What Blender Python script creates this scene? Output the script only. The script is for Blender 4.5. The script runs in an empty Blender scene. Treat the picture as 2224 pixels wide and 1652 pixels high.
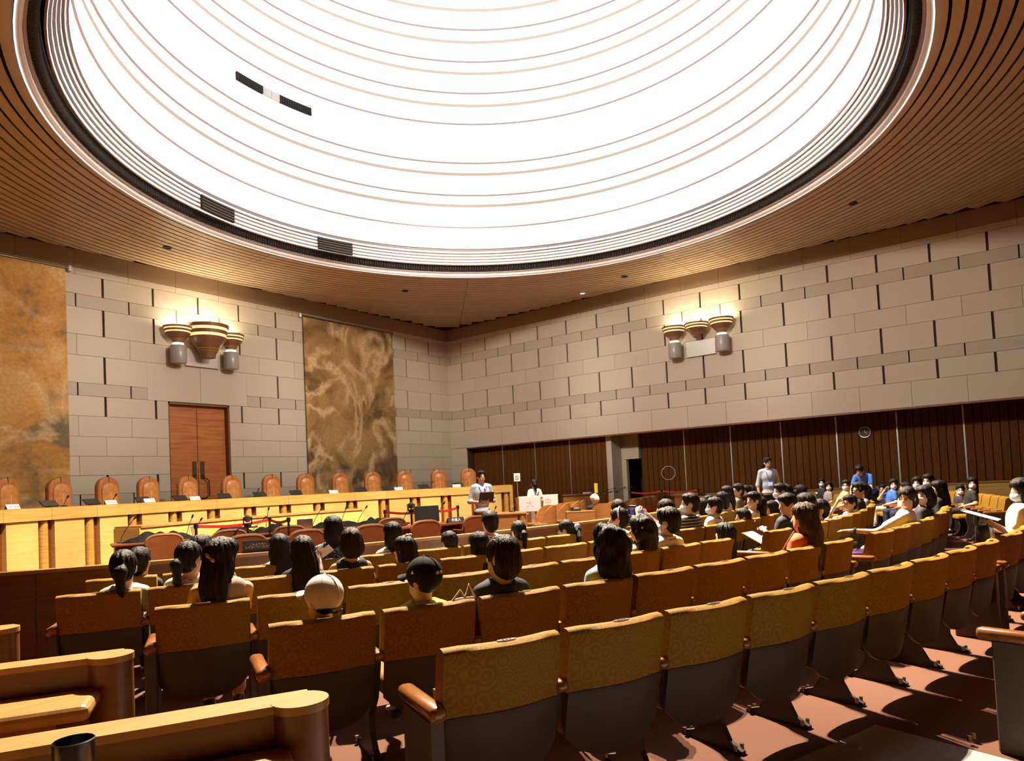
import bpy, bmesh, math, random
import numpy as np
from mathutils import Matrix, Vector

random.seed(7); RNG = np.random.default_rng(7)
sc = bpy.context.scene
COL = sc.collection
R = math.radians

# ------------------------------------------------------------------ camera
cam = bpy.data.cameras.new('camera'); camo = bpy.data.objects.new('camera', cam); COL.objects.link(camo)
camo.matrix_world = Matrix([[0.590424, -0.001322, -0.807092, -19.856551], [-0.805633, -0.061086, -0.589257, -17.976942], [-0.048523, 0.998132, -0.037131, 1.4], [0.0, 0.0, 0.0, 1.0]])
cam.sensor_fit = 'HORIZONTAL'; cam.sensor_width = 36.0; cam.lens = 24.16684
cam.shift_x = -0.011696; cam.shift_y = 0.075502; cam.clip_start = .05; cam.clip_end = 200
sc.camera = camo

# ------------------------------------------------------------------ world, lamps, exposure
world = bpy.data.worlds.new('world'); sc.world = world; world.use_nodes = True
world.node_tree.nodes['Background'].inputs[0].default_value = (1, .93, .85, 1)
world.node_tree.nodes['Background'].inputs[1].default_value = 0.0
sc.view_settings.view_transform = 'Standard'; sc.view_settings.look = 'None'
sc.view_settings.exposure = EXPOSURE = 0.0; sc.view_settings.gamma = 1.0
sc.view_settings.use_curve_mapping = False
sc.cycles.max_bounces = 6; sc.cycles.diffuse_bounces = 4; sc.cycles.glossy_bounces = 2
sc.cycles.transmission_bounces = 2; sc.cycles.caustics_reflective = False; sc.cycles.caustics_refractive = False
sc.cycles.use_denoising = True; sc.cycles.sample_clamp_indirect = 8
DOME_E, SKY_E = 1.0, 1.1          # glow put into the dome walls, and the daylight above them

def spot(name, loc, target, watts, color, angle, radius=.06, blend=.35):
    l = bpy.data.lights.new(name, 'SPOT'); l.energy = watts; l.color = color
    l.spot_size = R(angle); l.spot_blend = blend; l.shadow_soft_size = radius
    o = bpy.data.objects.new(name, l); COL.objects.link(o); o.location = loc
    o.rotation_euler = (Vector(target) - Vector(loc)).to_track_quat('-Z', 'Y').to_euler()
    return o
WARM = (1.0, .84, .62)
# spotlights up in the dome: some throw towards the public seats, a row of narrow ones lights the bench
spot('spot_lamp', (-7.6, -6.2, 18.8), (-13.5, -15.6, .4), 68000, WARM, 36)
spot('spot_lamp', (-8.1, -6.0, 18.8), (-9.0, -16.2, .4), 46000, WARM, 36)
spot('spot_lamp', (-6.9, -6.6, 18.8), (-16.0, -16.2, .4), 44000, WARM, 34)
spot('spot_lamp', (-9.8, -13.0, 18.8), (-9.5, -8.5, .4), 46000, WARM, 36)
spot('spot_lamp', (-11.5, -7.0, 18.8), (-4.6, -14.4, .2), 36000, WARM, 24, blend=.8)
# spots added low in the dome to brighten the walls, beamed under its rim
WALL_FILL = (1.0, .87, .70)
for ty in (-3.5, -9.5, -15.5): spot('added_wall_spot', (-15.6, -10.4 + (ty + 9.5) * .25, 8.9), (0, ty, 4.6), (4200 if ty < -14 else 5200), WALL_FILL, 36, .5, .9)
for tx in (-15.5, -10.0, -4.2): spot('added_wall_spot', (-9.9 + (tx + 10) * .25, -15.9, 8.9), (tx, 0, 4.6), 4600, WALL_FILL, 36, .5, .9)
for k in range(9):
    ang = -34 + 8.5 * k; tx, ty = -9.97 + 11.25 * math.sin(R(ang)), -14.2 + 11.25 * math.cos(R(ang))
    spot('spot_lamp', (-9.97 + .42 * (tx + 9.97), -14.6 + abs(k - 4) * .25, 17.5), (tx, ty, .0), 19000, (1, .84, .56), 15, blend=.55)

# ------------------------------------------------------------------ materials
MATS = {}
def mat(name, col, rough=.55, metal=0., var=0., scale=8., stretch=(1, 1, 1), bump=0., emit=None, estr=0., spec=.5, rnd=0., detail=4., sheen=0., coord='Object', var2=None):
    if name in MATS: return MATS[name]
    m = bpy.data.materials.new(name); m.use_nodes = True
    nt = m.node_tree; N = nt.nodes; L = nt.links; b = N['Principled BSDF']
    b.inputs['Roughness'].default_value = rough; b.inputs['Metallic'].default_value = metal
    b.inputs['Specular IOR Level'].default_value = spec
    c = (*col, 1); b.inputs['Base Color'].default_value = c
    if sheen:
        b.inputs['Sheen Weight'].default_value = sheen; b.inputs['Sheen Roughness'].default_value = .4
        b.inputs['Sheen Tint'].default_value = c
    if var or bump:
        tc = N.new('ShaderNodeTexCoord'); mp = N.new('ShaderNodeMapping'); mp.inputs['Scale'].default_value = stretch
        no = N.new('ShaderNodeTexNoise'); no.inputs['Scale'].default_value = scale; no.inputs['Detail'].default_value = detail
        L.new(tc.outputs[coord], mp.inputs[0]); L.new(mp.outputs[0], no.inputs['Vector'])
        if var:
            r = N.new('ShaderNodeValToRGB'); r.color_ramp.elements[0].position = .3; r.color_ramp.elements[1].position = .7
            r.color_ramp.elements[0].color = (*[x * (1 - var) for x in col], 1)
            r.color_ramp.elements[1].color = (*(var2 or [min(1, x * (1 + var)) for x in col]), 1)
            L.new(no.outputs[0], r.inputs[0]); src = r.outputs[0]
            if rnd:
                oi = N.new('ShaderNodeObjectInfo'); hs = N.new('ShaderNodeHueSaturation')
                mr = N.new('ShaderNodeMapRange'); mr.inputs[3].default_value = 1 - rnd; mr.inputs[4].default_value = 1 + rnd
                L.new(oi.outputs['Random'], mr.inputs[0]); L.new(mr.outputs[0], hs.inputs['Value']); L.new(src, hs.inputs['Color']); src = hs.outputs[0]
            L.new(src, b.inputs['Base Color'])
        if bump:
            bp = N.new('ShaderNodeBump'); bp.inputs['Strength'].default_value = bump; bp.inputs['Distance'].default_value = .01
            L.new(no.outputs[0], bp.inputs['Height']); L.new(bp.outputs[0], b.inputs['Normal'])
    if emit:
        b.inputs['Emission Color'].default_value = (*emit, 1); b.inputs['Emission Strength'].default_value = estr
    MATS[name] = m
    return m
M = dict(
 stone=mat('stone', (.50, .43, .345), .85, var=.10, scale=60, rnd=.035, coord='Object', stretch=(1, 1, 1), bump=.05),
 stone_grey=mat('stone_grey', (.42, .365, .295), .85, var=.12, scale=60, rnd=.04, bump=.05),
 stone_brown_and_shade=mat('stone_brown_and_shade', (.27, .19, .12), .8, var=.08, scale=50, rnd=.03),  # plain brown parts, and the painted rim shadow along the wall tops
 joint=mat('joint', (.05, .025, .012), .9),
 slat=mat('slat', (.56, .43, .29), .38, var=.08, scale=3, rnd=.05, spec=.5),
 dark=mat('dark', (.02, .013, .009), .8),
 bronze_dark=mat('bronze_dark', (.06, .05, .045), .6, var=.2, scale=40),
 rib=mat('rib', (.33, .27, .25), .45),
 white=mat('white', (.82, .8, .77), .6),
 ring=mat('ring', (.74, .64, .54), .6),
 ring_thin=mat('ring_thin', (.60, .50, .50), .6),
 panel=mat('panel', (.3, .3, .3), .6, emit=(1, .985, .97), estr=DOME_E),  # dome walls emit their skylit brightness; the glow is put in
 sky=mat('sky', (.3, .3, .3), .6, emit=(.93, .97, 1), estr=SKY_E),
 wood=mat('wood', (.56, .30, .07), .42, var=.22, scale=2.2, stretch=(1, 1, 14), rnd=.04, detail=6, spec=.4),
 wood_h=mat('wood_h', (.60, .36, .10), .42, var=.18, scale=2.2, stretch=(.7, .7, 12), rnd=.05, detail=6),
 wood_mid=mat('wood_mid', (.40, .17, .045), .42, var=.2, scale=2.4, stretch=(1, 1, 12), rnd=.04, detail=6),
 wood_bench=mat('wood_bench', (.66, .45, .15), .45, var=.10, scale=2.2, stretch=(.7, .7, 12), rnd=.03, detail=6),
 side=mat('side', (.05, .03, .018), .5, var=.15, scale=6, stretch=(1, 1, 8)),
 wood_top=mat('wood_top', (.36, .19, .06), .32, var=.15, scale=2.0, stretch=(1, 12, 1), detail=6),
 wood_red=mat('wood_red', (.17, .045, .012), .4, var=.2, scale=3, stretch=(1, 1, 10), detail=6),
 wood_rail=mat('wood_rail', (.18, .065, .018), .42, var=.2, scale=2.5, stretch=(.5, .5, 14), detail=6),
 wood_door=mat('wood_door', (.42, .14, .035), .4, var=.25, scale=2.2, stretch=(.8, 1, 9), detail=6),
 wood_arm=mat('wood_arm', (.22, .08, .02), .22, var=.2, scale=6, stretch=(12, 1, 4), spec=.6),
 wood_pew=mat('wood_pew', (.17, .062, .015), .35, var=.22, scale=2.5, stretch=(1, 1, 14), detail=6),
 panel_brown=mat('panel_brown', (.112, .040, .0065), .7, var=.35, scale=16, stretch=(1, 1, .5), rnd=.10, detail=3, spec=.12),
 shell=mat('shell', (.034, .022, .016), .6, var=.15, scale=10),
 carpet=mat('carpet', (.108, .038, .018), .95, var=.12, scale=180, bump=.25, sheen=.05),
 rug=mat('rug', (.33, .30, .28), .95, var=.10, scale=40),
 leather=mat('leather', (.60, .25, .075), .33, var=.15, scale=14, rnd=.05, bump=.15, spec=.55),
 leather_d=mat('leather_d', (.52, .20, .058), .35, var=.15, scale=14, rnd=.05, bump=.15),
 black=mat('black', (.012, .012, .013), .45), blackcloth=mat('blackcloth', (.004, .004, .005), .8, var=.4, scale=20, spec=.12),
 plastic=mat('plastic', (.02, .02, .022), .28), screen=mat('screen', (.01, .012, .014), .12),
 leather_l=mat('leather_l', (.78, .42, .17), .3), metal=mat('metal', (.62, .60, .57), .25, metal=1.), dmetal=mat('dmetal', (.22, .16, .09), .3, metal=1.), alu=mat('alu', (.55, .53, .5), .35, metal=.9),
 red=mat('red', (.55, .02, .02), .6), paper=mat('paper', (.7, .7, .68), .7), paint_y=mat('paint_y', (.75, .6, .05), .5),
 bowl=mat('bowl', (.20, .095, .045), .38, var=.2, scale=10, stretch=(1, 1, 6)), gold=mat('gold', (.62, .42, .16), .3, metal=.6),
 glow=mat('glow', (.9, .8, .6), .5, emit=(1, .84, .5), estr=7.), concrete=mat('concrete', (.33, .31, .29), .3, var=.1, scale=30),
 plate=mat('plate', (.62, .58, .54), .3, metal=.4), skin=mat('skin', (.56, .36, .26), .5, var=.06, scale=12), skin2=mat('skin2', (.50, .30, .20), .5, var=.06, scale=12),
 lip=mat('lip', (.42, .13, .1), .5), eye=mat('eye', (.03, .02, .016), .3), mask=mat('face_mask', (.62, .61, .59), .8),
 lens=mat('lens', (.03, .035, .05), .08, spec=.8), blue=mat('blue', (.03, .07, .45), .4), screenblue=mat('screenblue', (.35, .5, .7), .4, emit=(.5, .72, 1), estr=.6),
)
def hair_mat(name, c, c2):
    m = mat(name, c, .5, var=.6, scale=4, stretch=(30, 30, 3), bump=.8, spec=.2, var2=c2, detail=3); return m
M['hair_k'] = hair_mat('hair_black', (.006, .005, .005), (.018, .014, .013))
M['hair_b'] = hair_mat('hair_brown', (.012, .006, .004), (.036, .017, .011))
M['hair_lb'] = hair_mat('hair_light_brown', (.035, .014, .006), (.10, .05, .022))
M['hair_w'] = hair_mat('hair_white', (.7, .68, .65), (.85, .84, .8))

def fabric():
    m = mat('mustard_velvet', (.22, .105, .008), .75, spec=.25); nt = m.node_tree; N = nt.nodes; L = nt.links; b = N['Principled BSDF']
    tc = N.new('ShaderNodeTexCoord'); v = N.new('ShaderNodeTexVoronoi'); v.feature = 'F1'; v.inputs['Scale'].default_value = 16
    w = N.new('ShaderNodeMath'); w.operation = 'MULTIPLY'; w.inputs[1].default_value = 26
    s = N.new('ShaderNodeMath'); s.operation = 'SINE'
    r = N.new('ShaderNodeValToRGB'); r.color_ramp.elements[0].position = .35; r.color_ramp.elements[1].position = .65
    r.color_ramp.elements[0].color = (.205, .098, .006, 1); r.color_ramp.elements[1].color = (.25, .125, .009, 1)
    a = N.new('ShaderNodeMath'); a.operation = 'MULTIPLY_ADD'; a.inputs[1].default_value = .5; a.inputs[2].default_value = .5
    L.new(tc.outputs['Object'], v.inputs['Vector']); L.new(v.outputs['Distance'], w.inputs[0]); L.new(w.outputs[0], s.inputs[0]); L.new(s.outputs[0], a.inputs[0]); L.new(a.outputs[0], r.inputs[0])
    L.new(r.outputs[0], b.inputs['Base Color']); b.inputs['Sheen Weight'].default_value = .12; b.inputs['Sheen Tint'].default_value = (.9, .55, .08, 1)
    return m
M['velvet'] = fabric()

def tapestry_mat(name, cols, swirl, seed):
    m = mat(name, cols[0], .9); nt = m.node_tree; N = nt.nodes; L = nt.links; b = N['Principled BSDF']
    tc = N.new('ShaderNodeTexCoord'); mp = N.new('ShaderNodeMapping'); mp.inputs['Location'].default_value = (seed, 0, seed * .7); L.new(tc.outputs['Object'], mp.inputs[0])
    n1 = N.new('ShaderNodeTexNoise'); n1.inputs['Scale'].default_value = .55; n1.inputs['Detail'].default_value = 9; n1.inputs['Roughness'].default_value = .62; n1.inputs['Distortion'].default_value = .8
    L.new(mp.outputs[0], n1.inputs['Vector'])
    r = N.new('ShaderNodeValToRGB'); e = r.color_ramp.elements
    e[0].position = .36; e[0].color = (*cols[3], 1); e[1].position = .72; e[1].color = (*cols[2], 1)
    x = e.new(.45); x.color = (*cols[1], 1); x = e.new(.55); x.color = (*cols[0], 1)
    L.new(n1.outputs[0], r.inputs[0])
    n2 = N.new('ShaderNodeTexNoise'); n2.inputs['Scale'].default_value = .33; n2.inputs['Detail'].default_value = 4; n2.inputs['Distortion'].default_value = 2.2
    L.new(mp.outputs[0], n2.inputs['Vector'])
    sub = N.new('ShaderNodeMath'); sub.operation = 'SUBTRACT'; sub.inputs[1].default_value = .5; ab = N.new('ShaderNodeMath'); ab.operation = 'ABSOLUTE'
    rr = N.new('ShaderNodeValToRGB'); rr.color_ramp.elements[0].position = .0; rr.color_ramp.elements[0].color = (swirl, swirl, swirl, 1); rr.color_ramp.elements[1].position = .075; rr.color_ramp.elements[1].color = (0, 0, 0, 1)
    L.new(n2.outputs[0], sub.inputs[0]); L.new(sub.outputs[0], ab.inputs[0]); L.new(ab.outputs[0], rr.inputs[0])
    n3 = N.new('ShaderNodeTexNoise'); n3.inputs['Scale'].default_value = 1.0; L.new(mp.outputs[0], n3.inputs['Vector'])
    r3 = N.new('ShaderNodeValToRGB'); r3.color_ramp.elements[0].position = .38; r3.color_ramp.elements[1].position = .5
    L.new(n3.outputs[0], r3.inputs[0]); mu = N.new('ShaderNodeMath'); mu.operation = 'MULTIPLY'; L.new(rr.outputs[0], mu.inputs[0]); L.new(r3.outputs[0], mu.inputs[1])
    mx = N.new('ShaderNodeMix'); mx.data_type = 'RGBA'; L.new(mu.outputs[0], mx.inputs['Factor']); L.new(r.outputs[0], mx.inputs['A']); mx.inputs['B'].default_value = (.64, .44, .24, 1)
    n4 = N.new('ShaderNodeTexNoise'); n4.inputs['Scale'].default_value = 14; n4.inputs['Detail'].default_value = 6; L.new(mp.outputs[0], n4.inputs['Vector'])
    hs = N.new('ShaderNodeHueSaturation'); mr = N.new('ShaderNodeMapRange'); mr.inputs[1].default_value = .3; mr.inputs[2].default_value = .7; mr.inputs[3].default_value = .84; mr.inputs[4].default_value = 1.16
    L.new(n4.outputs[0], mr.inputs[0]); L.new(mr.outputs[0], hs.inputs['Value']); L.new(mx.outputs['Result'], hs.inputs['Color']); L.new(hs.outputs[0], b.inputs['Base Color'])
    return m

# ------------------------------------------------------------------ mesh helpers: each shape is (verts, faces)
def join(*ms):
    V, F, k = [], [], 0
    for v, f in ms:
        V += [tuple(p) for p in v]; F += [tuple(i + k for i in q) for q in f]; k = len(V)
    return V, F
def box(x0, x1, y0, y1, z0, z1):
    v = [(x, y, z) for x in (x0, x1) for y in (y0, y1) for z in (z0, z1)]
    return v, [(0, 1, 3, 2), (4, 6, 7, 5), (0, 4, 5, 1), (2, 3, 7, 6), (0, 2, 6, 4), (1, 5, 7, 3)]
def rbox(x0, x1, y0, y1, z0, z1, b=.01, seg=2):
    bm = bmesh.new(); v, f = box(x0, x1, y0, y1, z0, z1); vs = [bm.verts.new(p) for p in v]; [bm.faces.new([vs[i] for i in q]) for q in f]
    bmesh.ops.recalc_face_normals(bm, faces=bm.faces[:])
    bmesh.ops.bevel(bm, geom=bm.edges[:], offset=b, segments=seg, affect='EDGES', profile=.5)
    bm.verts.index_update(); r = ([tuple(p.co) for p in bm.verts], [tuple(p.index for p in q.verts) for q in bm.faces]); bm.free(); return r
def xf(m, mt): return [tuple(mt @ Vector(p)) for p in m[0]], m[1]
def mv(m, x, y, z, rz=0.): return xf(m, Matrix.Translation((x, y, z)) @ Matrix.Rotation(rz, 4, 'Z'))
def lathe(prof, n=24, a0=0., a1=2 * math.pi, cx=0., cy=0., z=0.):
    full = abs(a1 - a0 - 2 * math.pi) < 1e-6; k = n if full else n + 1; V = []; F = []; p = len(prof)
    for i in range(k):
        a = a0 + (a1 - a0) * i / n
        for r, h in prof: V.append((cx + r * math.cos(a), cy + r * math.sin(a), z + h))
    for i in range(n):
        j = (i + 1) % k
        for q in range(p - 1): F.append((i * p + q, j * p + q, j * p + q + 1, i * p + q + 1))
    return V, F
def cyl(x, y, z0, z1, r, n=16, r1=None): return lathe([(0.0001, z0), (r, z0), (r if r1 is None else r1, z1), (.0001, z1)], n, cx=x, cy=y)
def tube(path, r, n=8, closed=False):
    P = [Vector(p) for p in path]; V = []; F = []; m = len(P); rr = r if isinstance(r, (list, tuple)) else [r] * m; up = None
    for i, p in enumerate(P):
        if closed: d = P[(i + 1) % m] - P[i - 1]
        else: d = P[min(i + 1, m - 1)] - P[max(i - 1, 0)]
        d.normalize()
        if up is None or abs(d.dot(up)) > .98: up = Vector((0, 0, 1)) if abs(d.z) < .9 else Vector((1, 0, 0))
        a = d.cross(up).normalized(); b = a.cross(d).normalized(); up = b
        for k in range(n):
            t = 2 * math.pi * k / n; V.append(tuple(p + (a * math.cos(t) + b * math.sin(t)) * rr[i]))
    for i in range(m if closed else m - 1):
        j = (i + 1) % m
        for k in range(n): F.append((i * n + k, i * n + (k + 1) % n, j * n + (k + 1) % n, j * n + k))
    if not closed: F += [tuple(range(n - 1, -1, -1)), tuple((m - 1) * n + k for k in range(n))]
    return V, F
def sph(c, r, n=10, m=7):
    r = (r, r, r) if isinstance(r, (int, float)) else r; V = []; F = []
    for j in range(m + 1):
        t = math.pi * j / m
        for i in range(n):
            a = 2 * math.pi * i / n; V.append((c[0] + r[0] * math.sin(t) * math.cos(a), c[1] + r[1] * math.sin(t) * math.sin(a), c[2] + r[2] * math.cos(t)))
    for j in range(m):
        for i in range(n): F.append((j * n + i, (j + 1) * n + i, (j + 1) * n + (i + 1) % n, j * n + (i + 1) % n))
    return V, F
def prism(poly, axis, t0, t1):
    """a 2-D outline pushed along an axis: 'x' takes (y,z), 'y' takes (x,z), 'z' takes (x,y)"""
    f = {'x': lambda p, t: (t, p[0], p[1]), 'y': lambda p, t: (p[0], t, p[1]), 'z': lambda p, t: (p[0], p[1], t)}[axis]; n = len(poly)
    V = [f(p, t0) for p in poly] + [f(p, t1) for p in poly]
    return V, [tuple(range(n)), tuple(range(2 * n - 1, n - 1, -1))] + [(i, n + i, n + (i + 1) % n, (i + 1) % n) for i in range(n)]
def arcslab(cx, cy, r0, r1, z0, z1, a0, a1, n=8, sgn=-1):
    """a slab bent round (cx,cy); angle from the -y axis (sgn -1) or the +y axis (sgn 1), degrees"""
    V = []; F = []
    for i in range(n + 1):
        a = R(a0 + (a1 - a0) * i / n); s, c = math.sin(a), sgn * math.cos(a)
        for r, z in ((r0, z0), (r1, z0), (r1, z1), (r0, z1)): V.append((cx + r * s, cy + r * c, z))
    for i in range(n):
        for k in range(4): F.append((4 * i + k, 4 * i + (k + 1) % 4, 4 * i + 4 + (k + 1) % 4, 4 * i + 4 + k))
    F += [(0, 3, 2, 1), (4 * n, 4 * n + 1, 4 * n + 2, 4 * n + 3)]
    return V, F
def mesh_of(name, m, material, smooth=False, angle=40):
    me = bpy.data.meshes.new(name); me.from_pydata([tuple(p) for p in m[0]], [], [tuple(q) for q in m[1]])
    bm = bmesh.new(); bm.from_mesh(me); bmesh.ops.recalc_face_normals(bm, faces=bm.faces[:])
    if smooth:
        for f in bm.faces: f.smooth = True
        lim = R(angle)
        for e in bm.edges:
            if len(e.link_faces) == 2 and e.calc_face_angle(0) > lim: e.smooth = False
    bm.to_mesh(me); bm.free(); me.materials.append(material); return me
def link(name, me, parent=None, loc=(0, 0, 0), rz=0.):
    o = bpy.data.objects.new(name, me); COL.objects.link(o); o.location = loc; o.rotation_euler = (0, 0, rz)
    if parent is not None: o.parent = parent
    return o
def obj(name, m, material, parent=None, smooth=False, loc=(0, 0, 0), rz=0., angle=40):
    return link(name, mesh_of(name, m, material, smooth, angle), parent, loc, rz)
def tag(o, label=None, cat=None, group=None, kind=None):
    if label: o['label'] = label
    if cat: o['category'] = cat
    if group: o['group'] = group
    if kind: o['kind'] = kind
    return o
def thing(name, label, cat, loc=(0, 0, 0), rz=0., group=None):
    o = bpy.data.objects.new(name, None); COL.objects.link(o); o.location = loc; o.rotation_euler = (0, 0, rz); o.empty_display_size = .1
    return tag(o, label, cat, group)
def struct(name, m, material, smooth=False): return tag(obj(name, m, material, None, smooth), None, None, None, 'structure')
ORD = ['', 'first', 'second', 'third', 'fourth', 'fifth', 'sixth', 'seventh', 'eighth', 'ninth', 'tenth', 'eleventh', 'twelfth', 'thirteenth', 'fourteenth', 'fifteenth']
def text_mesh(s, size, thick=.002):
    c = bpy.data.curves.new('lettering', 'FONT'); c.body = s; c.size = size; c.align_x = 'CENTER'; c.align_y = 'CENTER'; c.extrude = thick; c.resolution_u = 2; c.space_line = .95
    o = bpy.data.objects.new('lettering_tmp', c); COL.objects.link(o); dg = bpy.context.evaluated_depsgraph_get()
    me = bpy.data.meshes.new_from_object(o.evaluated_get(dg)); v = [tuple(p.co) for p in me.vertices]; f = [tuple(q.vertices) for q in me.polygons]
    bpy.data.objects.remove(o); bpy.data.curves.remove(c); bpy.data.meshes.remove(me); return v, f

# ------------------------------------------------------------------ the room shell
CEIL = 7.50; XL, YB = -19.94, -20.6
DCX, DCY = -9.83, -10.2
fl = struct('floor', box(-24, 3, -25, 1, -.2, 0), M['carpet'])
# front wall: dark backing with the doorway left open, stone courses hung in front of it
DX0, DX1, DZ = -10.86, -9.15, 3.98
wf = struct('wall_front', join(box(-24, DX0, .06, .4, 0, 7.9), box(DX1, .06, .06, .4, 0, 7.9), box(DX0, DX1, .06, .4, DZ, 7.9)), M['joint'])
wr = struct('wall_right', join(box(.06, .4, -25, .4, 2.87, 7.9), box(.06, .4, -.79, .4, 0, 2.87)), M['joint'])
UNIT = {}
def stone(parent, x0, x1, y0, y1, z0, z1, m='stone'):
    if m not in UNIT: UNIT[m] = mesh_of('stone', box(-.5, .5, -.5, .5, -.5, .5), M[m])
    o = link('stone', UNIT[m], parent, ((x0 + x1) / 2, (y0 + y1) / 2, (z0 + z1) / 2)); o.scale = (x1 - x0, y1 - y0, z1 - z0); return o
G = .0035
rows_z = [(7.06, 7.50, 'h', 'stone_brown_and_shade'), (6.90, 7.06, 'h', 'stone'), (6.43, 6.90, 'w', 'stone'), (6.11, 6.43, 't', 'stone_grey'), (5.46, 6.11, 'w', 'stone'), (4.96, 5.46, 'h', 'stone'),  # top course coloured brown for the shadow the dome rim throws there
          (4.30, 4.96, 'w', 'stone'), (3.99, 4.30, 't', 'stone_grey'), (3.51, 3.99, 'w', 'stone')]
def course(lo, hi, joints, wide):
    js = sorted(j for j in joints if lo + .08 < j < hi - .08); e = [lo] + js + [hi]; g = .028 if wide else G
    return [(e[i] + (0 if i == 0 else g), e[i + 1] - (0 if i == len(e) - 2 else g)) for i in range(len(e) - 1)]
rj = [-.725 - 1.2 * k for k in range(18)]; rh = [-.125 - 1.2 * k for k in range(18)]
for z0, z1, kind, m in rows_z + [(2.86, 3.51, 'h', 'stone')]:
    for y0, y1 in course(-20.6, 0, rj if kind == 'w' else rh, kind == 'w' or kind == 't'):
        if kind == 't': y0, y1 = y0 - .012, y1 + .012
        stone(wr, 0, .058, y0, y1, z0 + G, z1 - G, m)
for z0, z1 in ((2.2, 2.855), (1.55, 2.2), (.8, 1.55), (0, .8)): stone(wr, 0, .058, -.785, 0, z0 + G, z1 - G)
fj = [-1.02, -2.21, -3.41, -4.9, -6.37] + [-7.57 - 1.2 * k for k in range(8)]
fh = [-.42, -1.61, -2.81, -4.2, -5.6, -6.97] + [-8.17 - 1.2 * k for k in range(8)]
low = [(3.02, 3.51, 'h', 'stone'), (2.55, 3.02, 'w0', 'stone'), (2.09, 2.55, 'h', 'stone'), (1.64, 2.09, 'w', 'stone'), (1.30, 1.64, 't', 'stone_grey'), (.65, 1.3, 'h', 'stone'), (0, .65, 'h', 'stone')]
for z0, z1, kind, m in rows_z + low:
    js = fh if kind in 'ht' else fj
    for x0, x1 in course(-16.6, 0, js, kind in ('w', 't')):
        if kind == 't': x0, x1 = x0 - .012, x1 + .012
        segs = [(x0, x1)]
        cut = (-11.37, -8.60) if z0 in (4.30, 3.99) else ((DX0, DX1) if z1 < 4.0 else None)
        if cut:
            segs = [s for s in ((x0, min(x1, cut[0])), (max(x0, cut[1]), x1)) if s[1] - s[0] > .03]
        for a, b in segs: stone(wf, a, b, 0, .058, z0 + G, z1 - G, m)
stone(wf, -11.37 + G, -9.97 - G, 0, .058, 3.99 + G, 4.96 - G); stone(wf, -9.97 + G, -8.60 - G, 0, .058, 3.99 + G, 4.96 - G)
struct('wall_left', join(box(XL - .3, XL, YB, 0, 2.86, 7.9), box(-24.2, -23.9, -25, .4, 0, 3.2)), M['panel_brown'])
struct('wall_back', join(box(-24, .4, YB - .3, YB, 2.86, 7.9), box(-24.2, 3.2, -25.2, -24.9, 0, 3.2)), M['panel_brown'])
# gallery under the right wall: soffit, pier, boarded back wall with metal strips
struct('ceiling_gallery', join(box(.06, 3, -25, -.79, 2.875, 3.1), box(-24, XL - .3, -25, .4, 2.875, 3.1), box(-24, 3, -25, YB - .3, 2.875, 3.1)), M['stone_brown_and_shade'])
tr = struct('trim_1', box(-.004, .07, -20.6, -.79, 2.815, 2.865), M['wood_rail'])
wg = struct('wall_gallery', join(box(.46, 3, -6.66, -.75, 0, 2.9), box(1.2, 3, -25, -7.5, 0, 2.9), box(1.2, 3, -7.5, -6.66, 2.05, 2.9), box(2.6, 3, -7.5, -6.66, 0, 2.1)), M['joint'])
def boards(x, ys):
    for i in range(len(ys) - 1):
        a, b = ys[i], ys[i + 1]; n = 8; w = (a - b - .05) / n
        for k in range(n):
            y1 = a - .025 - k * w
            o = link('board', BOARD, wg, (x, y1 - w / 2, 1.44)); o.scale = (1, w - .018, 1)
        strip = obj('metal_strip', box(x - .02, x + .03, b - .02, b + .02, 0, 2.87), M['alu'], wg)
BOARD = mesh_of('board', box(-.03, .03, -.5, .5, -1.44, 1.43), M['panel_brown'])
boards(.43, [-.78, -2.2, -3.68, -5.16, -6.62])
boards(1.17, [-7.55] + [-9.07 - 1.53 * k for k in range(8)])
stone(wg, .36, 1.2, -6.84, -6.66, 0, 2.87); stone(wg, 1.02, 1.19, -7.5, -6.85, 2.05, 2.87); stone(wg, 1.02, 1.19, -7.02, -6.85, 0, 2.04)
# ceiling: dark void with curved slats below it, ringed round the dome
NB = 72
def ceil_plane():
    ri = 7.0; V = []; F = []
    for i in range(NB):
        a = 2 * math.pi * i / NB; c, s = math.cos(a), math.sin(a)
        k = min((abs((.3 if c > 0 else XL - .3) - DCX) / max(abs(c), 1e-6)), abs((.3 if s > 0 else YB - .3) - DCY) / max(abs(s), 1e-6))
        V += [(DCX + ri * c, DCY + ri * s, 7.62), (DCX + k * c, DCY + k * s, 7.62), (DCX + ri * c, DCY + ri * s, 7.95), (DCX + k * c, DCY + k * s, 7.95)]
    for i in range(NB):
        j = (i + 1) % NB; F += [(4 * i, 4 * i + 1, 4 * j + 1, 4 * j), (4 * i + 2, 4 * j + 2, 4 * j + 3, 4 * i + 3), (4 * i, 4 * j, 4 * j + 2, 4 * i + 2)]
    return V, F
ce = struct('ceiling', ceil_plane(), M['dark'])
def inside(x, y): return XL < x < -.002 and YB < y < -.002
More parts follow.
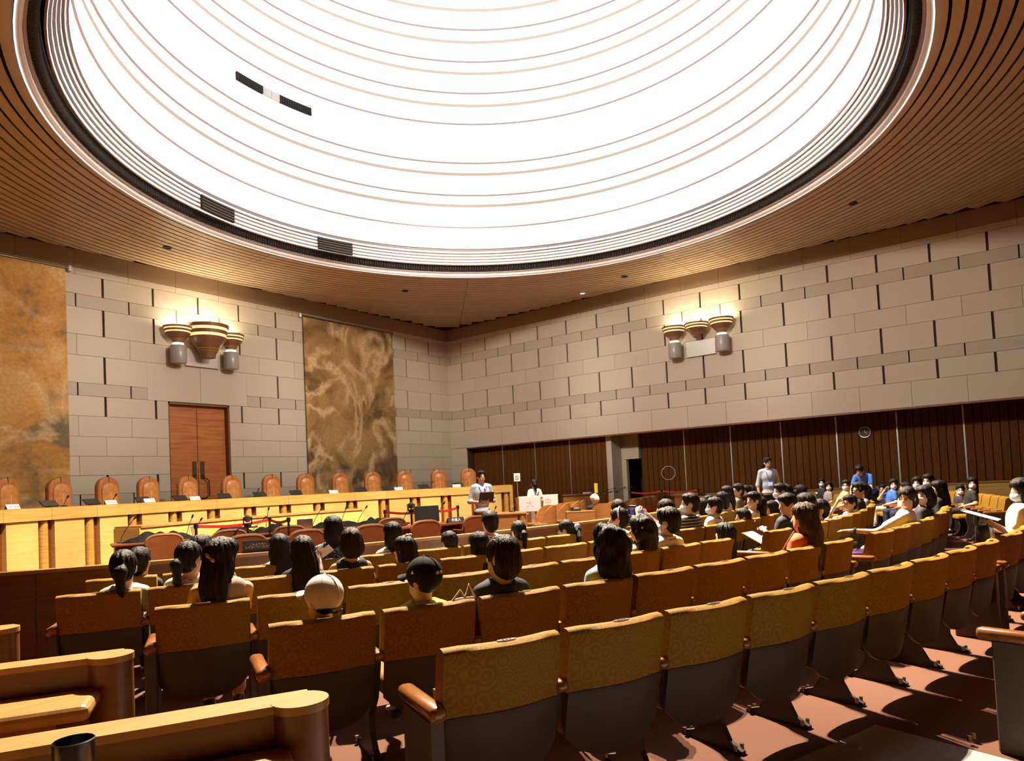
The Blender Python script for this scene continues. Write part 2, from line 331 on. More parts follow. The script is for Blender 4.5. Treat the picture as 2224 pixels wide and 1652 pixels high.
def slat_ring(r0, r1):
    n = 180; runs = []; cur = []
    for i in range(n + 1):
        a = 2 * math.pi * i / n; x, y = DCX + r0 * math.cos(a), DCY + r0 * math.sin(a)
        ok = inside(x, y) and y > -20.4
        if ok: cur.append(a)
        if (not ok or i == n or i % 22 == 0) and cur:
            if len(cur) > 1: runs.append((cur[0], cur[-1]))
            cur = [a] if ok else []
    for a0, a1 in runs:
        m = max(1, round((a1 - a0) / (2 * math.pi / n))); V = []; F = []; g = .0008
        for i in range(m + 1):
            a = a0 + g + (a1 - a0 - 2 * g) * i / m
            for r, z in ((r0, 7.50), (r1, 7.50), (r1 - .01, 7.54), (r0 + .01, 7.54)):
                x, y = DCX + r * math.cos(a), DCY + r * math.sin(a)
                V.append((min(x, -.004), min(y, -.004), z))
        for i in range(m):
            for k in range(4): F.append((4 * i + k, 4 * i + (k + 1) % 4, 4 * i + 4 + (k + 1) % 4, 4 * i + 4 + k))
        F += [(0, 3, 2, 1), (4 * m, 4 * m + 1, 4 * m + 2, 4 * m + 3)]
        obj('slat', (V, F), M['slat'], ce)
rr = 7.19
while rr < 13.6:
    slat_ring(rr, rr + .152); rr += .195
# dome: rim, grille, ribs, then wall rings with glow put in, up to daylight
def ringm(prof, n=128): return lathe(prof + [prof[0]], n, cx=DCX, cy=DCY)
obj('rim', ringm([(7.185, 7.47), (7.13, 7.455), (7.09, 7.48), (7.09, 7.60), (7.185, 7.60)]), M['white'], ce, True)
obj('rim_glow', ringm([(7.186, 7.452), (7.166, 7.446), (7.166, 7.47), (7.186, 7.47)]), M['panel'], ce, True)
obj('rim_inner', ringm([(7.085, 7.54), (7.045, 7.54), (7.045, 7.66), (7.085, 7.66)]), M['rib'], ce, True)
obj('grille_bed', ringm([(7.045, 7.68), (6.90, 7.74), (6.90, 7.80), (7.045, 7.80)]), M['dark'], ce, True)
gv = []
for i in range(900):
    a = 2 * math.pi * i / 900; gv.append(mv(box(6.92, 7.035, -.006, .006, 7.585, 7.72), DCX, DCY, 0, a))
tag(obj('grille_fin', join(*gv), M['bronze_dark'], ce), kind='stuff')
for k in range(6):
    r = 6.86 - .05 * k; z = 7.70 + .066 * k
    obj('rib', ringm([(r, z), (r - .03, z), (r - .03, z + .02), (r - .004, z + .02)]), M['rib'] if k else M['stone_brown_and_shade'], ce, True)
    if k < 5: obj('rib_glow', ringm([(r - .012, z + .022), (r - .042, z + .022), (r - .042, z + .064), (r - .012, z + .064)]), M['panel'], ce, True)  # white grooves between ribs, the same glow put in
def cylband(r, z0, z1, m, name, gap=0., n=16):
    for k in range(n):
        a0, a1 = 2 * math.pi * k / n + gap, 2 * math.pi * (k + 1) / n - gap; V = []; F = []; s = 8
        for i in range(s + 1):
            a = a0 + (a1 - a0) * i / s; c, q = math.cos(a), math.sin(a)
            V += [(DCX + r * c, DCY + r * q, z0), (DCX + r * c, DCY + r * q, z1), (DCX + (r + .03) * c, DCY + (r + .03) * q, z1), (DCX + (r + .03) * c, DCY + (r + .03) * q, z0)]
        for i in range(s):
            for j in range(4): F.append((4 * i + j, 4 * i + (j + 1) % 4, 4 * i + 4 + (j + 1) % 4, 4 * i + 4 + j))
        F += [(0, 3, 2, 1), (4 * s, 4 * s + 1, 4 * s + 2, 4 * s + 3)]
        obj(name, (V, F), m, ce, True)
obj('dome_back', lathe([(6.66, 7.95), (6.66, 20.3), (.001, 20.3), (.001, 20.4), (6.8, 20.4), (6.8, 7.95)], 64, cx=DCX, cy=DCY), M['rib'], ce, True)
zs = [8.08, 8.70, 9.32, 9.62, 10.23, 10.55, 11.68, 12.22, 12.58, 13.16, 13.50, 14.08, 14.44, 15.02, 15.38, 16.0, 17.2, 18.6, 20.2]
for i in range(len(zs) - 1):
    cylband(6.585, zs[i] + .02, zs[i + 1] - .02, M['panel'], 'dome_wall_glow', .0006, 12)
for i, z in enumerate(zs[1:-2]):
    thin = z in (8.70, 9.62, 10.55, 11.68, 12.58, 13.50, 14.44, 15.38)
    if thin: obj('dome_ring', ringm([(6.60, z - .018), (6.55, z - .012), (6.55, z + .012), (6.60, z + .018)]), M['ring_thin'], ce, True)
    else: obj('dome_ledge', ringm([(6.60, z - .035), (6.57, z - .035), (6.57, z + .035), (6.60, z + .035)]), M['ring'], ce, True)
obj('skylight', lathe([(6.57, 20.2), (.001, 20.2), (.001, 20.25), (6.57, 20.25)], 48, cx=DCX, cy=DCY), M['sky'], ce)
def louvre(a0, a1, z0, z1, n, m, r=6.57):
    lv = obj('louvre', arcslab(DCX, DCY, r - .035, r + .01, z0, z1, a0, a1, 6, 1), M['dark'], ce)
    for k in range(n):
        if m == 'v': a = a0 + (a1 - a0) * (k + .5) / n; obj('louvre_fin', arcslab(DCX, DCY, r - .06, r - .034, z0 + .01, z1 - .01, a - .06, a + .06, 1, 1), M['bronze_dark'], lv)
        else: z = z0 + (z1 - z0) * (k + .5) / n; obj('louvre_fin', arcslab(DCX, DCY, r - .06, r - .034, z - .018, z + .018, a0, a1, 6, 1), M['bronze_dark'], lv)
louvre(-9.7, -3.3, 11.08, 11.27, 16, 'v'); louvre(.9, 8.6, 11.08, 11.27, 18, 'v')
for a in (-3.2, -1.15): obj('louvre_shutter', arcslab(DCX, DCY, 6.53, 6.58, 11.08, 11.27, a, a + 1.95, 3, 1), M['white'], ce)
louvre(-19.0, -11.0, 7.66, 7.98, 5, 'h', r=6.64); louvre(9.4, 17.6, 7.66, 7.98, 5, 'h', r=6.64)
# small ceiling fittings
def fitting(x, y, lit, label):
    t = thing('ceiling_lamp' if lit else 'ceiling_speaker', label, 'lamp' if lit else 'ceiling fitting', (x, y, 7.5))
    obj('ring', lathe([(.075, .0), (.1, -.02), (.1, .02), (.075, .02), (.075, .0)], 20), M['alu' if lit else 'bronze_dark'], t, True)
    obj('diffuser' if lit else 'cover', cyl(0, 0, -.005, .01, .074, 20), M['glow' if lit else 'dark'], t)
fitting(-.62, -6.62, True, 'lit round downlight in the slatted ceiling above the sconce wall')
fitting(-11.56, -1.58, False, 'small dark round fitting in the slats above the double door')
fitting(-1.29, -8.51, False, 'small dark round fitting in the slats between downlight and dome')
fitting(-4.94, -2.87, False, 'small dark round fitting in the slats near the room corner')
fitting(-2.53, -15.1, False, 'small dark round fitting in the slats above the gallery side')
# double door
dr = struct('door_1', join(box(DX0, DX0 + .04, .02, .3, 0, DZ), box(DX1 - .04, DX1, .02, .3, 0, DZ), box(DX0, DX1, .02, .3, DZ - .05, DZ)), M['wood_rail'])
for k, (a, b) in enumerate(((DX0 + .045, -10.01), (-10.0, DX1 - .045))):
    leaf = obj('door_leaf', rbox(a, b, .18, .24, 0, DZ - .055, .006, 1), M['wood_door'], dr)
    hx = -10.11 if k == 0 else -9.89
    obj('push_plate', rbox(hx - .06, hx + .06, .165, .182, 1.95, 2.42, .005, 1), M['dmetal'], leaf)
    s = 1 if k else -1
    obj('handle', tube([(hx, .17, 2.05), (hx, .10, 2.0), (hx + s * .13, .09, 1.9), (hx + s * .14, .09, 1.5), (hx + s * .02, .10, 1.42), (hx - s * .04, .17, 1.42)], .018), M['dmetal'], leaf, True)

# tapestries
def tapestry(x0, x1, z0, z1, m, label):
    t = thing('tapestry', label, 'tapestry', ((x0 + x1) / 2, 0, z1)); w = (x1 - x0) / 2; h = z1 - z0; t.location.y = -.006
    n = 24; V = []; F = []
    for i in range(n + 1):
        x = -w + 2 * w * i / n; y = -.07 + .006 * math.sin(i * 1.7)
        V += [(x, y, 0), (x, y, -h), (x, y + .015, -h), (x, y + .015, 0)]
    for i in range(n):
        for k in range(4): F.append((4 * i + k, 4 * i + (k + 1) % 4, 4 * i + 4 + (k + 1) % 4, 4 * i + 4 + k))
    F += [(0, 3, 2, 1), (4 * n, 4 * n + 1, 4 * n + 2, 4 * n + 3)]
    obj('weave', (V, F), m, t, True)
    obj('rod', tube([(-w - .06, -.06, .03), (w + .06, -.06, .03)], .028, 10), M['dmetal'], t, True)
    for s in (-1, 1): obj('finial', join(cyl(s * (w + .09), -.06, -.03, .09, .05, 12), box(s * (w + .09) - .03, s * (w + .09) + .03, -.06, 0, -.02, .06)), M['plate'], t, True)
    obj('hem', box(-w, w, -.078, -.05, -h - .01, -h + .03), M['bowl'], t)
tapestry(-6.64, -2.92, .9, 6.92, tapestry_mat('tapestry_brown', ((.34, .20, .07), (.22, .12, .04), (.42, .27, .10), (.09, .055, .03)), .85, 3.1), 'brown and gold wall hanging with pale curling streaks nearer the room corner')
tapestry(-16.95, -13.2, .9, 6.95, tapestry_mat('tapestry_gold', ((.50, .27, .07), (.42, .20, .05), (.52, .31, .12), (.16, .12, .06)), .6, 8.4), 'orange and gold wall hanging beyond the double door from the corner')

# wall sconces
def sconce(loc, rz, rc, label):
    t = thing('wall_sconce', label, 'wall lamp', loc, rz)          # local: wall behind at y=0, room towards -y
    obj('back_plate', rbox(-.46, .46, -.06, 0, -.24, .24, .01, 1), M['plate'], t)
    def bowl(x, y, r, z0, z1, nb):
        h = z1 - z0; pr = [(.0001, z0), (r * .33, z0), (r * .36, z0 + .1 * h), (r * .52, z0 + .3 * h), (r * .82, z0 + .55 * h), (r * .86, z0 + .62 * h)]
        bo = obj('bowl', lathe(pr + [(r * .80, z0 + .62 * h), (r * .3, z0 + .35 * h), (.0001, z0 + .3 * h)], 32, cx=x, cy=y), M['bowl'], t, True)
        for k in range(2):
            za = z0 + (.62 + .19 * k) * h; rk = r * (.9 + .07 * k)
            obj('lit_band', lathe([(rk * .95, za), (rk * .95, za + .10 * h), (rk * .9, za + .1 * h), (rk * .9, za), (rk * .95, za)], 32, cx=x, cy=y), M['glow2'], bo, True)
            obj('band', lathe([(rk, za + .09 * h), (rk + .012, za + .19 * h), (rk * .9, za + .19 * h), (rk * .9, za + .09 * h), (rk, za + .09 * h)], 32, cx=x, cy=y), M['bowl'], bo, True)
        for k in range(3): obj('groove', lathe([(r * (.37 + .06 * k), z0 + (.12 + .07 * k) * h), (r * (.385 + .06 * k), z0 + (.13 + .07 * k) * h), (r * (.37 + .06 * k), z0 + (.15 + .07 * k) * h)], 32, cx=x, cy=y), M['gold'], bo, True)
        l = bpy.data.lights.new('lamp_light', 'AREA'); l.shape = 'DISK'; l.size = r * .9; l.energy = 17 * (r / .33) ** 1.2; l.color = (1, .80, .50)
        lo = bpy.data.objects.new('lamp_light', l); COL.objects.link(lo); lo.parent = t; lo.location = (x, y, z1 - .02); lo.rotation_euler = (R(180) - .25, 0, 0)
    for s in (-1, 1):
        obj('cylinder', lathe([(.0001, -.24), (.18, -.24), (.2, -.2), (.2, .2), (.18, .23), (.0001, .23)], 28, cx=s * .74, cy=-.24), M['concrete'], t, True)
        obj('glow_ring', cyl(s * .74, -.24, .23, .29, .13, 24), M['glow'], t)
        bowl(s * .74, -.24, .36, .28, .72, 2)
    bowl(0, -.12 - rc * .45, rc, -.03 if rc > .4 else .30, .84 if rc > .4 else .70, 2)
M['glow2'] = mat('glow2', (.8, .6, .3), .5, emit=(1, .72, .34), estr=.9)
sconce((-9.93, -.001, 5.215), 0, .55, 'cluster of three lit bronze bowls above the double door')
sconce((-.001, -10.28, 5.21), R(-90), .36, 'cluster of three lit bowls on the wall above the panelled gallery')

# ------------------------------------------------------------------ auditorium chairs (local: +y is where the sitter looks, top of back at y=0)
AX, AY = -9.9, 0.0
TOP = .80
def lean(z): return (TOP - z) * .20
def back_sweep(w, zlo, zhi, t0, t1, curve, nu=9, round_top=.02, back=0.):
    """a curved upholstered slab: zlo may depend on u; t0/t1 thickness low/high"""
    V = []; F = []; ring = None
    for i in range(nu):
        u = -1 + 2 * i / (nu - 1); x = u * w; zl = zlo(u); yo = curve * u * u; prof = []
        for k in range(5):
            z = zl + (zhi - round_top - zl) * k / 4; prof.append((lean(z) - back, z))
        tt = t1; prof.append((lean(zhi) - back + .10 * tt, zhi - .45 * round_top)); prof.append((lean(zhi) - back + .32 * tt, zhi - .10 * round_top)); prof.append((lean(zhi) - back + .60 * tt, zhi)); prof.append((lean(zhi) - back + .88 * tt, zhi - .25 * round_top))
        for k in range(4, -1, -1):
            z = zl + (zhi - round_top - zl) * k / 4; t = t0 + (t1 - t0) * k / 4; prof.append((lean(z) - back + t, z))
        e = .006 if abs(u) > .99 else 0
        ring = len(prof)
        for y, z in prof: V.append((x, y + yo, z - (e if z > zhi - .03 else 0)))
    for i in range(nu - 1):
        for k in range(ring): F.append((i * ring + k, i * ring + (k + 1) % ring, (i + 1) * ring + (k + 1) % ring, (i + 1) * ring + k))
    F += [tuple(range(ring - 1, -1, -1)), tuple((nu - 1) * ring + k for k in range(ring))]
    return V, F
ME = {}
ME['cushion'] = mesh_of('back_cushion', back_sweep(.252, lambda u: .525, TOP, .085, .085, .055, round_top=.032), M['velvet'], True, 50)
ME['shell'] = mesh_of('back_shell', back_sweep(.247, lambda u: .235 + .10 * abs(u) ** 3.5, .535, .02, .02, .055, round_top=.004, back=.004), M['shell'], True, 50)
ME['seat'] = mesh_of('seat', rbox(-.235, .235, .185, .55, .34, .43, .03), M['velvet'], True, 50)
def seat_up():
    out = []; n = 12
    for i in range(n + 1): a = math.pi * i / n; out.append((.225 * math.cos(a), .345 - .075 * math.sin(a)))
    out += [(-.225, .60), (.225, .60)][::1]
    v, f = prism(out, 'y', .20, .275); return v, f
ME['seat_up'] = mesh_of('seat', seat_up(), M['velvet'], False)
ME['seat_pan'] = mesh_of('seat_pan', rbox(-.22, .22, .19, .50, .315, .345, .01, 1), M['shell'])
ME['arm'] = mesh_of('armrest', rbox(-.028, .028, .085, .46, .535, .585, .018), M['wood_arm'], True, 50)
ped = [(.16, 0), (.56, 0), (.56, .02), (.47, .05), (.42, .12), (.40, .22), (.43, .34), (.40, .535), (.13, .535), (.20, .33), (.29, .22), (.28, .12), (.24, .05), (.16, .02)]
ME['stand'] = mesh_of('stand', prism(ped, 'x', -.016, .016), M['shell'])
ME['side'] = mesh_of('side_panel', rbox(-.038, .028, .09, .40, 0, .54, .008, 1), M['side'], False)
bl = []
for y in (.19, .53): bl.append(cyl(-.024, y, .018, .045, .011, 8)); bl.append(cyl(.024, y, .018, .045, .011, 8))
ME['arm_end'] = mesh_of('armrest', rbox(-.04, .03, .06, .47, .53, .59, .022), M['wood_arm'], True, 50)
ME['bolt'] = mesh_of('bolts', join(*bl), M['dmetal'])
pl = [(.042 * math.cos(2 * math.pi * i / 16), .045 + .012 * math.sin(2 * math.pi * i / 16)) for i in range(16)]
ME['plate'] = mesh_of('number_plate', prism(pl, 'z', TOP - .002, TOP + .003), M['metal'])
ME['digits'] = mesh_of('digits', join(box(-.018, -.012, .038, .052, TOP + .003, TOP + .0045), box(-.004, .004, .038, .052, TOP + .003, TOP + .0045), box(.012, .017, .038, .052, TOP + .003, TOP + .0045)), M['dark'])
OCC = {}
ROWS = {'Z': 19.15, 'A': 18.15, 'B': 17.15, 'C': 16.15, 'D': 15.1, 'E': 14.15}
PEOPLE = [
('D', -31.06, 0.649, 'w', 'pony', 'k', 'lightgrey', 's', 'navy', 0, -5, 0, 0, 'lap', 'person with low black ponytail and pale grey top, nearest the press desks'),
('E', -31.11, 0.612, 'm', 'short', 'k', 'black', 's', 'navy', -15, 0, 0, 0, 'lap', 'short-haired person in black top in front of the low-ponytail person'),
('D', -29.45, 0.678, 'w', 'pony', 'k', 'white', 's', 'navy', -35, 0, 0, 1, 'lap', 'person with thin black ponytail, glasses and white top, beside the gold hair clip person'),
('E', -29.18, 0.677, 'w', 'short', 'b', 'white', 's', 'navy', -40, 0, 0, 0, 'lap', 'short brown-haired person in white, front row before the thin-ponytail person'),
('C', -28.73, 0.741, 'w', 'clip', 'k', 'beige', 'n', 'beige', -40, 0, 0, 0, 'chin', 'person in beige sleeveless top with gold bow clip, hand at chin'),
('E', -26.6, 0.634, 'w', 'long', 'k', 'lilac', 's', 'navy', 0, -5, 0, 0, 'lap', 'dark-haired person in pale grey collared shirt in front of the black-clothed long-haired person'),
('D', -26.42, 0.655, 'w', 'longer', 'k', 'black', 'l', 'black', 0, -8, 0, 0, 'lap', 'person with very long straight black hair and black top'),
('B', -27.26, 0.574, 'k', 'wcap', 'k', 'yellow', 's', 'denim', 32, 5, 0, 0, 'lap', 'child in white cap and yellow shirt'),
('E', -24.61, 0.764, 'w', 'bob', 'k', 'pattern', 's', 'navy', 0, -5, 0, 0, 'lap', 'person with black bob and dark speckled blue dress'),
('D', -24.97, 0.689, 'w', 'bobshort', 'b', 'black', 'n', 'black', 0, -8, 0, 0, 'phone', 'person with short brown hair and black sleeveless top looking at a phone'),
('E', -22.27, 0.669, 'w', 'bob', 'k', 'white', 's', 'navy', 0, -5, 0, 0, 'lap', 'person with straight black bob and white top in the front row'),
('D', -23.25, 0.587, 'k', 'longbow', 'k', 'white', 's', 'navy', 35, 0, 0, 0, 'lap', 'girl with long dark hair and small white bow'),
('B', -25.48, 0.614, 'k', 'bcap', 'k', 'yellow', 's', 'denim', 30, 0, 0, 0, 'lap', 'boy in black cap and yellow shirt'),
('E', -19.8, 0.533, 'k', 'short', 'b', 'white', 's', 'navy', 0, 0, 0, 0, 'lap', 'child with short brown hair, head just above front-row chair'),
('D', -20.55, 0.567, 'k', 'long', 'k', 'white', 's', 'navy', 0, 0, 0, 0, 'lap', 'girl with straight dark hair in front of the navy-shirted person'),
('E', -17.76, 0.709, 'm', 'short', 'k', 'white', 's', 'denim', -10, 0, 0, 0, 'lap', 'short black-haired man in white shirt in the front row'),
('B', -23.89, 0.693, 'w', 'bobshort', 'b', 'navy', 'l', 'navy', 25, 0, 0, 0, 'lap', 'person with cropped brown hair and navy long-sleeved top'),
('E', -16.24, 0.576, 'k', 'pony', 'k', 'white', 's', 'navy', -10, 0, 0, 0, 'lap', 'girl with black ponytail and white hair tie, white top'),
('E', -13.37, 0.537, 'k', 'ribbon', 'k', 'paleblue', 's', 'navy', 30, -8, 0, 0, 'lap', 'girl with large pale blue ribbon on her ponytail'),
('B', -21.27, 0.693, 'w', 'wavy', 'k', 'paleblue', 's', 'navy', 0, 0, 0, 0, 'lap', 'person with wavy black shoulder-length hair and pale blue top'),
('E', -9.48, 0.724, 'w', 'bobshort', 'b', 'navy', 's', 'navy', 0, 0, 0, 0, 'lap', 'brown-haired person in front of the girl with white headband'),
('D', -13.88, 0.678, 'k', 'band', 'k', 'white', 's', 'navy', 30, 0, 0, 0, 'lap', 'girl with tied hair and white headband'),
('C', -16.94, 0.664, 'w', 'wavy', 'k', 'cream', 's', 'navy', 30, 0, 0, 0, 'strap', 'person with black hair and white top crossed by a black strap'),
('C', -15.71, 0.711, 'm', 'short', 'k', 'white', 's', 'denim', 15, 0, 1, 0, 'lap', 'man in white tee shirt and mask with dark strap at his neck'),
('D', -10.86, 0.73, 'w', 'bobshort', 'b', 'white', 's', 'navy', 20, 0, 0, 0, 'film', 'brown-haired person holding up a small video camera'),
('D', -8.91, 0.775, 'm', 'short', 'k', 'stripe', 's', 'black', 35, 0, 1, 0, 'lap', 'masked man in black top with thin white stripes'),
('E', -0.21, 0.629, 'w', 'bob', 'k', 'black', 's', 'black', 10, 0, 0, 0, 'lap', 'dark-haired person half hidden beyond the striped-top man'),
('D', -6.69, 0.699, 'k', 'short', 'k', 'white', 's', 'navy', 30, 0, 1, 0, 'lap', 'boy in white shirt and mask beside the striped-top man'),
('E', 1.13, 0.664, 'k', 'short', 'k', 'white', 's', 'navy', 70, 0, 0, 0, 'lap', 'bare-faced child in profile just beyond the masked boy in white'),
('C', -12.73, 0.513, 'k', 'long', 'k', 'black', 's', 'black', 0, 10, 0, 0, 'lap', 'child slumped low, only dark hair showing above the chair'),
('E', 5.0, 0.779, 'w', 'long', 'k', 'khaki', 's', 'navy', 40, 0, 0, 0, 'lap', 'person with long black hair and khaki top near the panelled wall'),
('E', 3.71, 0.69, 'w', 'bob', 'k', 'grey', 's', 'navy', 20, 0, 0, 0, 'lap', 'dark-bobbed person in grey just before the khaki-top person'),
('E', 8.38, 0.798, 'm', 'short', 'k', 'olive', 's', 'navy', 45, 0, 0, 1, 'lap', 'man in olive shirt and glasses gazing toward the bench'),
('E', 12.39, 0.743, 'w', 'bob', 'k', 'white', 's', 'navy', 55, 0, 0, 0, 'lap', 'bare-faced person with pulled-back hair beside the olive-shirt man'),
('E', 17.79, 0.714, 'w', 'bob', 'k', 'navy', 's', 'navy', 0, 0, 0, 0, 'lap', 'dark-bobbed person seated just past the pulled-back-hair person'),
('E', 9.6, 0.593, 'k', 'short', 'k', 'blue', 's', 'navy', 50, 0, 0, 0, 'lap', 'small boy in blue below the olive-shirt man'),
('D', -2.09, 0.72, 'w', 'short', 'k', 'cream', 's', 'navy', 60, 0, 0, 0, 'lap', 'bare-faced person in cream in sharp profile, dark hair tied back'),
('D', -1.45, 0.643, 'w', 'bob', 'k', 'black', 's', 'black', 20, 0, 0, 1, 'chin', 'person with smooth black bob and raised hand, black top'),
('D', 0.88, 0.557, 'k', 'long', 'k', 'black', 's', 'navy', 30, 0, 0, 0, 'lap', 'girl with black hair and a pale hair clip'),
('D', -3.71, 0.512, 'k', 'short', 'k', 'white', 's', 'navy', 30, 0, 0, 0, 'lap', 'small child with round black hair low behind a mustard chair'),
('D', 2.89, 0.798, 'm', 'short', 'k', 'white', 's', 'navy', 50, 0, 1, 0, 'lap', 'masked man in white beside the standing steward'),
('D', 4.46, 0.773, 'k', 'pony', 'k', 'white', 's', 'navy', 10, 0, 0, 0, 'lap', 'girl with black hair in pale hair tie beside the standing steward'),
('D', 11.99, 0.712, 'w', 'bob', 'k', 'black', 's', 'black', 0, 0, 0, 0, 'lap', 'person with glossy black hair between hair-tie girl and masked child in black'),
('C', -7.95, 0.736, 'w', 'short', 'k', 'navy', 's', 'navy', 55, -8, 0, 0, 'write', 'person in navy top writing notes, short wavy black hair'),
('C', -6.1, 0.715, 'w', 'bob', 'k', 'black', 's', 'black', 0, 0, 0, 0, 'lap', 'dark-haired person beyond the note writer and brown-haired person'),
('B', -14.0, 0.711, 'w', 'longer', 'lb', 'orange', 's', 'denim', 15, 0, 0, 0, 'lap', 'person with long light-brown hair and orange top'),
('C', -4.63, 0.626, 'm', 'short', 'k', 'black', 's', 'black', 30, 0, 0, 0, 'lap', 'short black-haired person in black before the brown-haired orange-top person'),
('C', 29.61, 0.756, 'k', 'short', 'k', 'blackprint', 's', 'navy', 70, 0, 1, 0, 'lap', 'masked child in black tee with white print'),
('C', 27.69, 0.678, 'k', 'bob', 'k', 'mauve', 's', 'denim', 75, 0, 1, 0, 'lap', 'masked child in mauve tee with bobbed hair'),
('C', 22.28, 0.727, 'm', 'short', 'k', 'khaki', 's', 'navy', 70, 0, 1, 1, 'lap', 'masked short-haired person with glasses beyond the curly-haired man'),
('C', 4.14, 0.766, 'm', 'curly', 'k', 'black', 's', 'black', 50, 0, 0, 1, 'lap', 'man with curly black hair and dark-rimmed glasses'),
('C', 0.9, 0.611, 'k', 'short', 'k', 'white', 's', 'navy', 55, 0, 0, 1, 'brow', 'boy raising a hand to his glasses'),
('C', 9.55, 0.685, 'k', 'bob', 'k', 'grey', 's', 'navy', 30, 0, 0, 0, 'lap', 'child in grey top with long smooth bob beside the curly-haired man'),
('B', 25.71, 0.57, 'k', 'short', 'k', 'paleblue', 's', 'navy', 50, 0, 0, 0, 'lap', 'child in sky-blue shirt beside the masked person in blue'),
('B', 23.2, 0.697, 'w', 'bob', 'k', 'blue', 's', 'cream', 80, 0, 1, 0, 'chin', 'masked person in bright blue top and cream trousers'),
('B', -5.4, 0.747, 'w', 'bobshort', 'b', 'white', 's', 'beige', 75, -8, 0, 0, 'reach', 'person with brown bob in white top stretching out an arm'),
('B', 20.31, 0.635, 'm', 'short', 'k', 'white', 's', 'navy', 0, 0, 0, 0, 'lap', 'dark-haired person partly hidden beyond the arm-stretching person'),
('B', 16.74, 0.752, 'w', 'bob', 'k', 'white', 's', 'navy', 70, 0, 1, 0, 'lap', 'masked person with fringe beyond the short-cropped man'),
('B', 12.72, 0.809, 'm', 'short', 'k', 'grey', 's', 'navy', 60, 0, 1, 0, 'lap', 'tall short-cropped man in mask'),
('B', -2.23, 0.732, 'w', 'bob', 'k', 'black', 's', 'navy', 60, 0, 1, 0, 'lap', 'masked person in black just beyond the boy in pale blue shirt'),
('B', 5.13, 0.735, 'w', 'longer', 'k', 'black', 's', 'black', 20, 0, 0, 0, 'lap', 'person with thick long black hair in black'),
('B', -1.52, 0.659, 'k', 'short', 'k', 'paleblue', 's', 'navy', 55, -5, 0, 0, 'lap', 'boy in pale blue collared shirt looking down'),
('A', 20.45, 0.541, 'k', 'short', 'k', 'navy', 's', 'navy', 75, 0, 1, 0, 'lap', 'masked boy in navy vest seated alone by empty chairs'),
('A', 18.03, 0.692, 'w', 'long', 'k', 'black', 's', 'black', 75, 0, 1, 0, 'lap', 'masked person with long dark hair in black behind empty chairs'),
('A', -5.16, 0.797, 'w', 'bob', 'k', 'white', 's', 'denim', 20, -8, 1, 0, 'write', 'masked person in jeans reading a paper with a bag on lap')]
ROWNAME = {'E': 'front row at rail', 'D': 'second row from rail', 'C': 'third row from rail', 'B': 'fourth row from rail', 'A': 'fifth row from rail', 'Z': 'back row behind grey rug'}
def chair_at(row, th, label, occupied, near, first, last):
    r = ROWS[row]; s, c = math.sin(R(th)), math.cos(R(th))
    t = thing('auditorium_chair', label, 'chair', (AX + r * s, AY - r * c, 0), R(th), 'auditorium chairs')
    link('back_cushion', ME['cushion'], t); link('back_shell', ME['shell'], t)
    if occupied: link('seat', ME['seat'], t); link('seat_pan', ME['seat_pan'], t)
    else: link('seat', ME['seat_up'], t)
    p = link('number_plate', ME['plate'], t)
    if near: link('digits', ME['digits'], p)
    w = .275
    link('armrest', ME['arm_end'] if first else ME['arm'], t, (-w, 0, 0)); st = link('stand', ME['side'] if first else ME['stand'], t, (-w, 0, 0)); link('bolts', ME['bolt'], st)
    if last: link('armrest', ME['arm_end'], t, (w + .01, 0, 0)); st = link('stand', ME['side'], t, (w, 0, 0)); link('bolts', ME['bolt'], st)
BLOCK = {'L': 'near block', 'M': 'middle block', 'R': 'far gallery block'}
SEATS = [('E', 'L', [-31.6, -29.37, -27.15, -24.92, -22.69, -20.46, -18.24, -16.01, -13.78]), ('E', 'M', [-9.3, -7.07, -4.85, -2.62, -0.39, 1.84, 4.06, 6.29, 8.52]), ('E', 'R', [12.0, 14.23, 16.45, 18.68, 20.91, 23.14, 25.36, 27.59, 29.82]), ('D', 'L', [-31.6, -29.51, -27.43, -25.34, -23.25, -21.17, -19.08, -16.99, -14.9, -12.82]), ('D', 'M', [-9.3, -7.21, -5.13, -3.04, -0.95, 1.13, 3.22, 5.31, 7.4]), ('D', 'R', [12.0, 14.09, 16.17, 18.26, 20.35, 22.43, 24.52, 26.61, 28.7]), ('C', 'L', [-29.1, -27.15, -25.2, -23.25, -21.3, -19.34, -17.39, -15.44, -13.49]), ('C', 'M', [-9.3, -7.35, -5.4, -3.45, -1.5, 0.46, 2.41, 4.36, 6.31, 8.26]), ('C', 'R', [12.0, 13.95, 15.9, 17.85, 19.8, 21.76, 23.71, 25.66, 27.61]), ('B', 'L', [-27.3, -25.46, -23.63, -21.79, -19.95, -18.11, -16.28, -14.44, -12.6]), ('B', 'M', [-9.3, -7.46, -5.63, -3.79, -1.95, -0.11, 1.72, 3.56, 5.4, 7.24, 9.07]), ('B', 'R', [12.0, 13.84, 15.67, 17.51, 19.35, 21.19, 23.02, 24.86, 26.7]), ('A', 'L', [-25.7, -23.96, -22.23, -20.49, -18.76, -17.02, -15.28, -13.55, -11.81]), ('A', 'M', [-9.3, -7.56, -5.83, -4.09]), ('A', 'R', [12.0, 13.74, 15.47, 17.21, 18.94, 20.68, 22.42, 24.15, 25.89]), ('Z', 'L', [-17.55, -15.9, -14.26])]
occ_ids = {}
for i, p in enumerate(PEOPLE):
    row, th = p[0], p[1]
    best = min(((abs(t - th), b, k) for (r, b, ths) in SEATS if r == row for k, t in enumerate(ths)), default=None)
    if best and best[0] < 1.6: occ_ids[(row, best[1], best[2])] = i
occ_ids[('B', 'M', 0)] = -1        # a bag lies on this seat
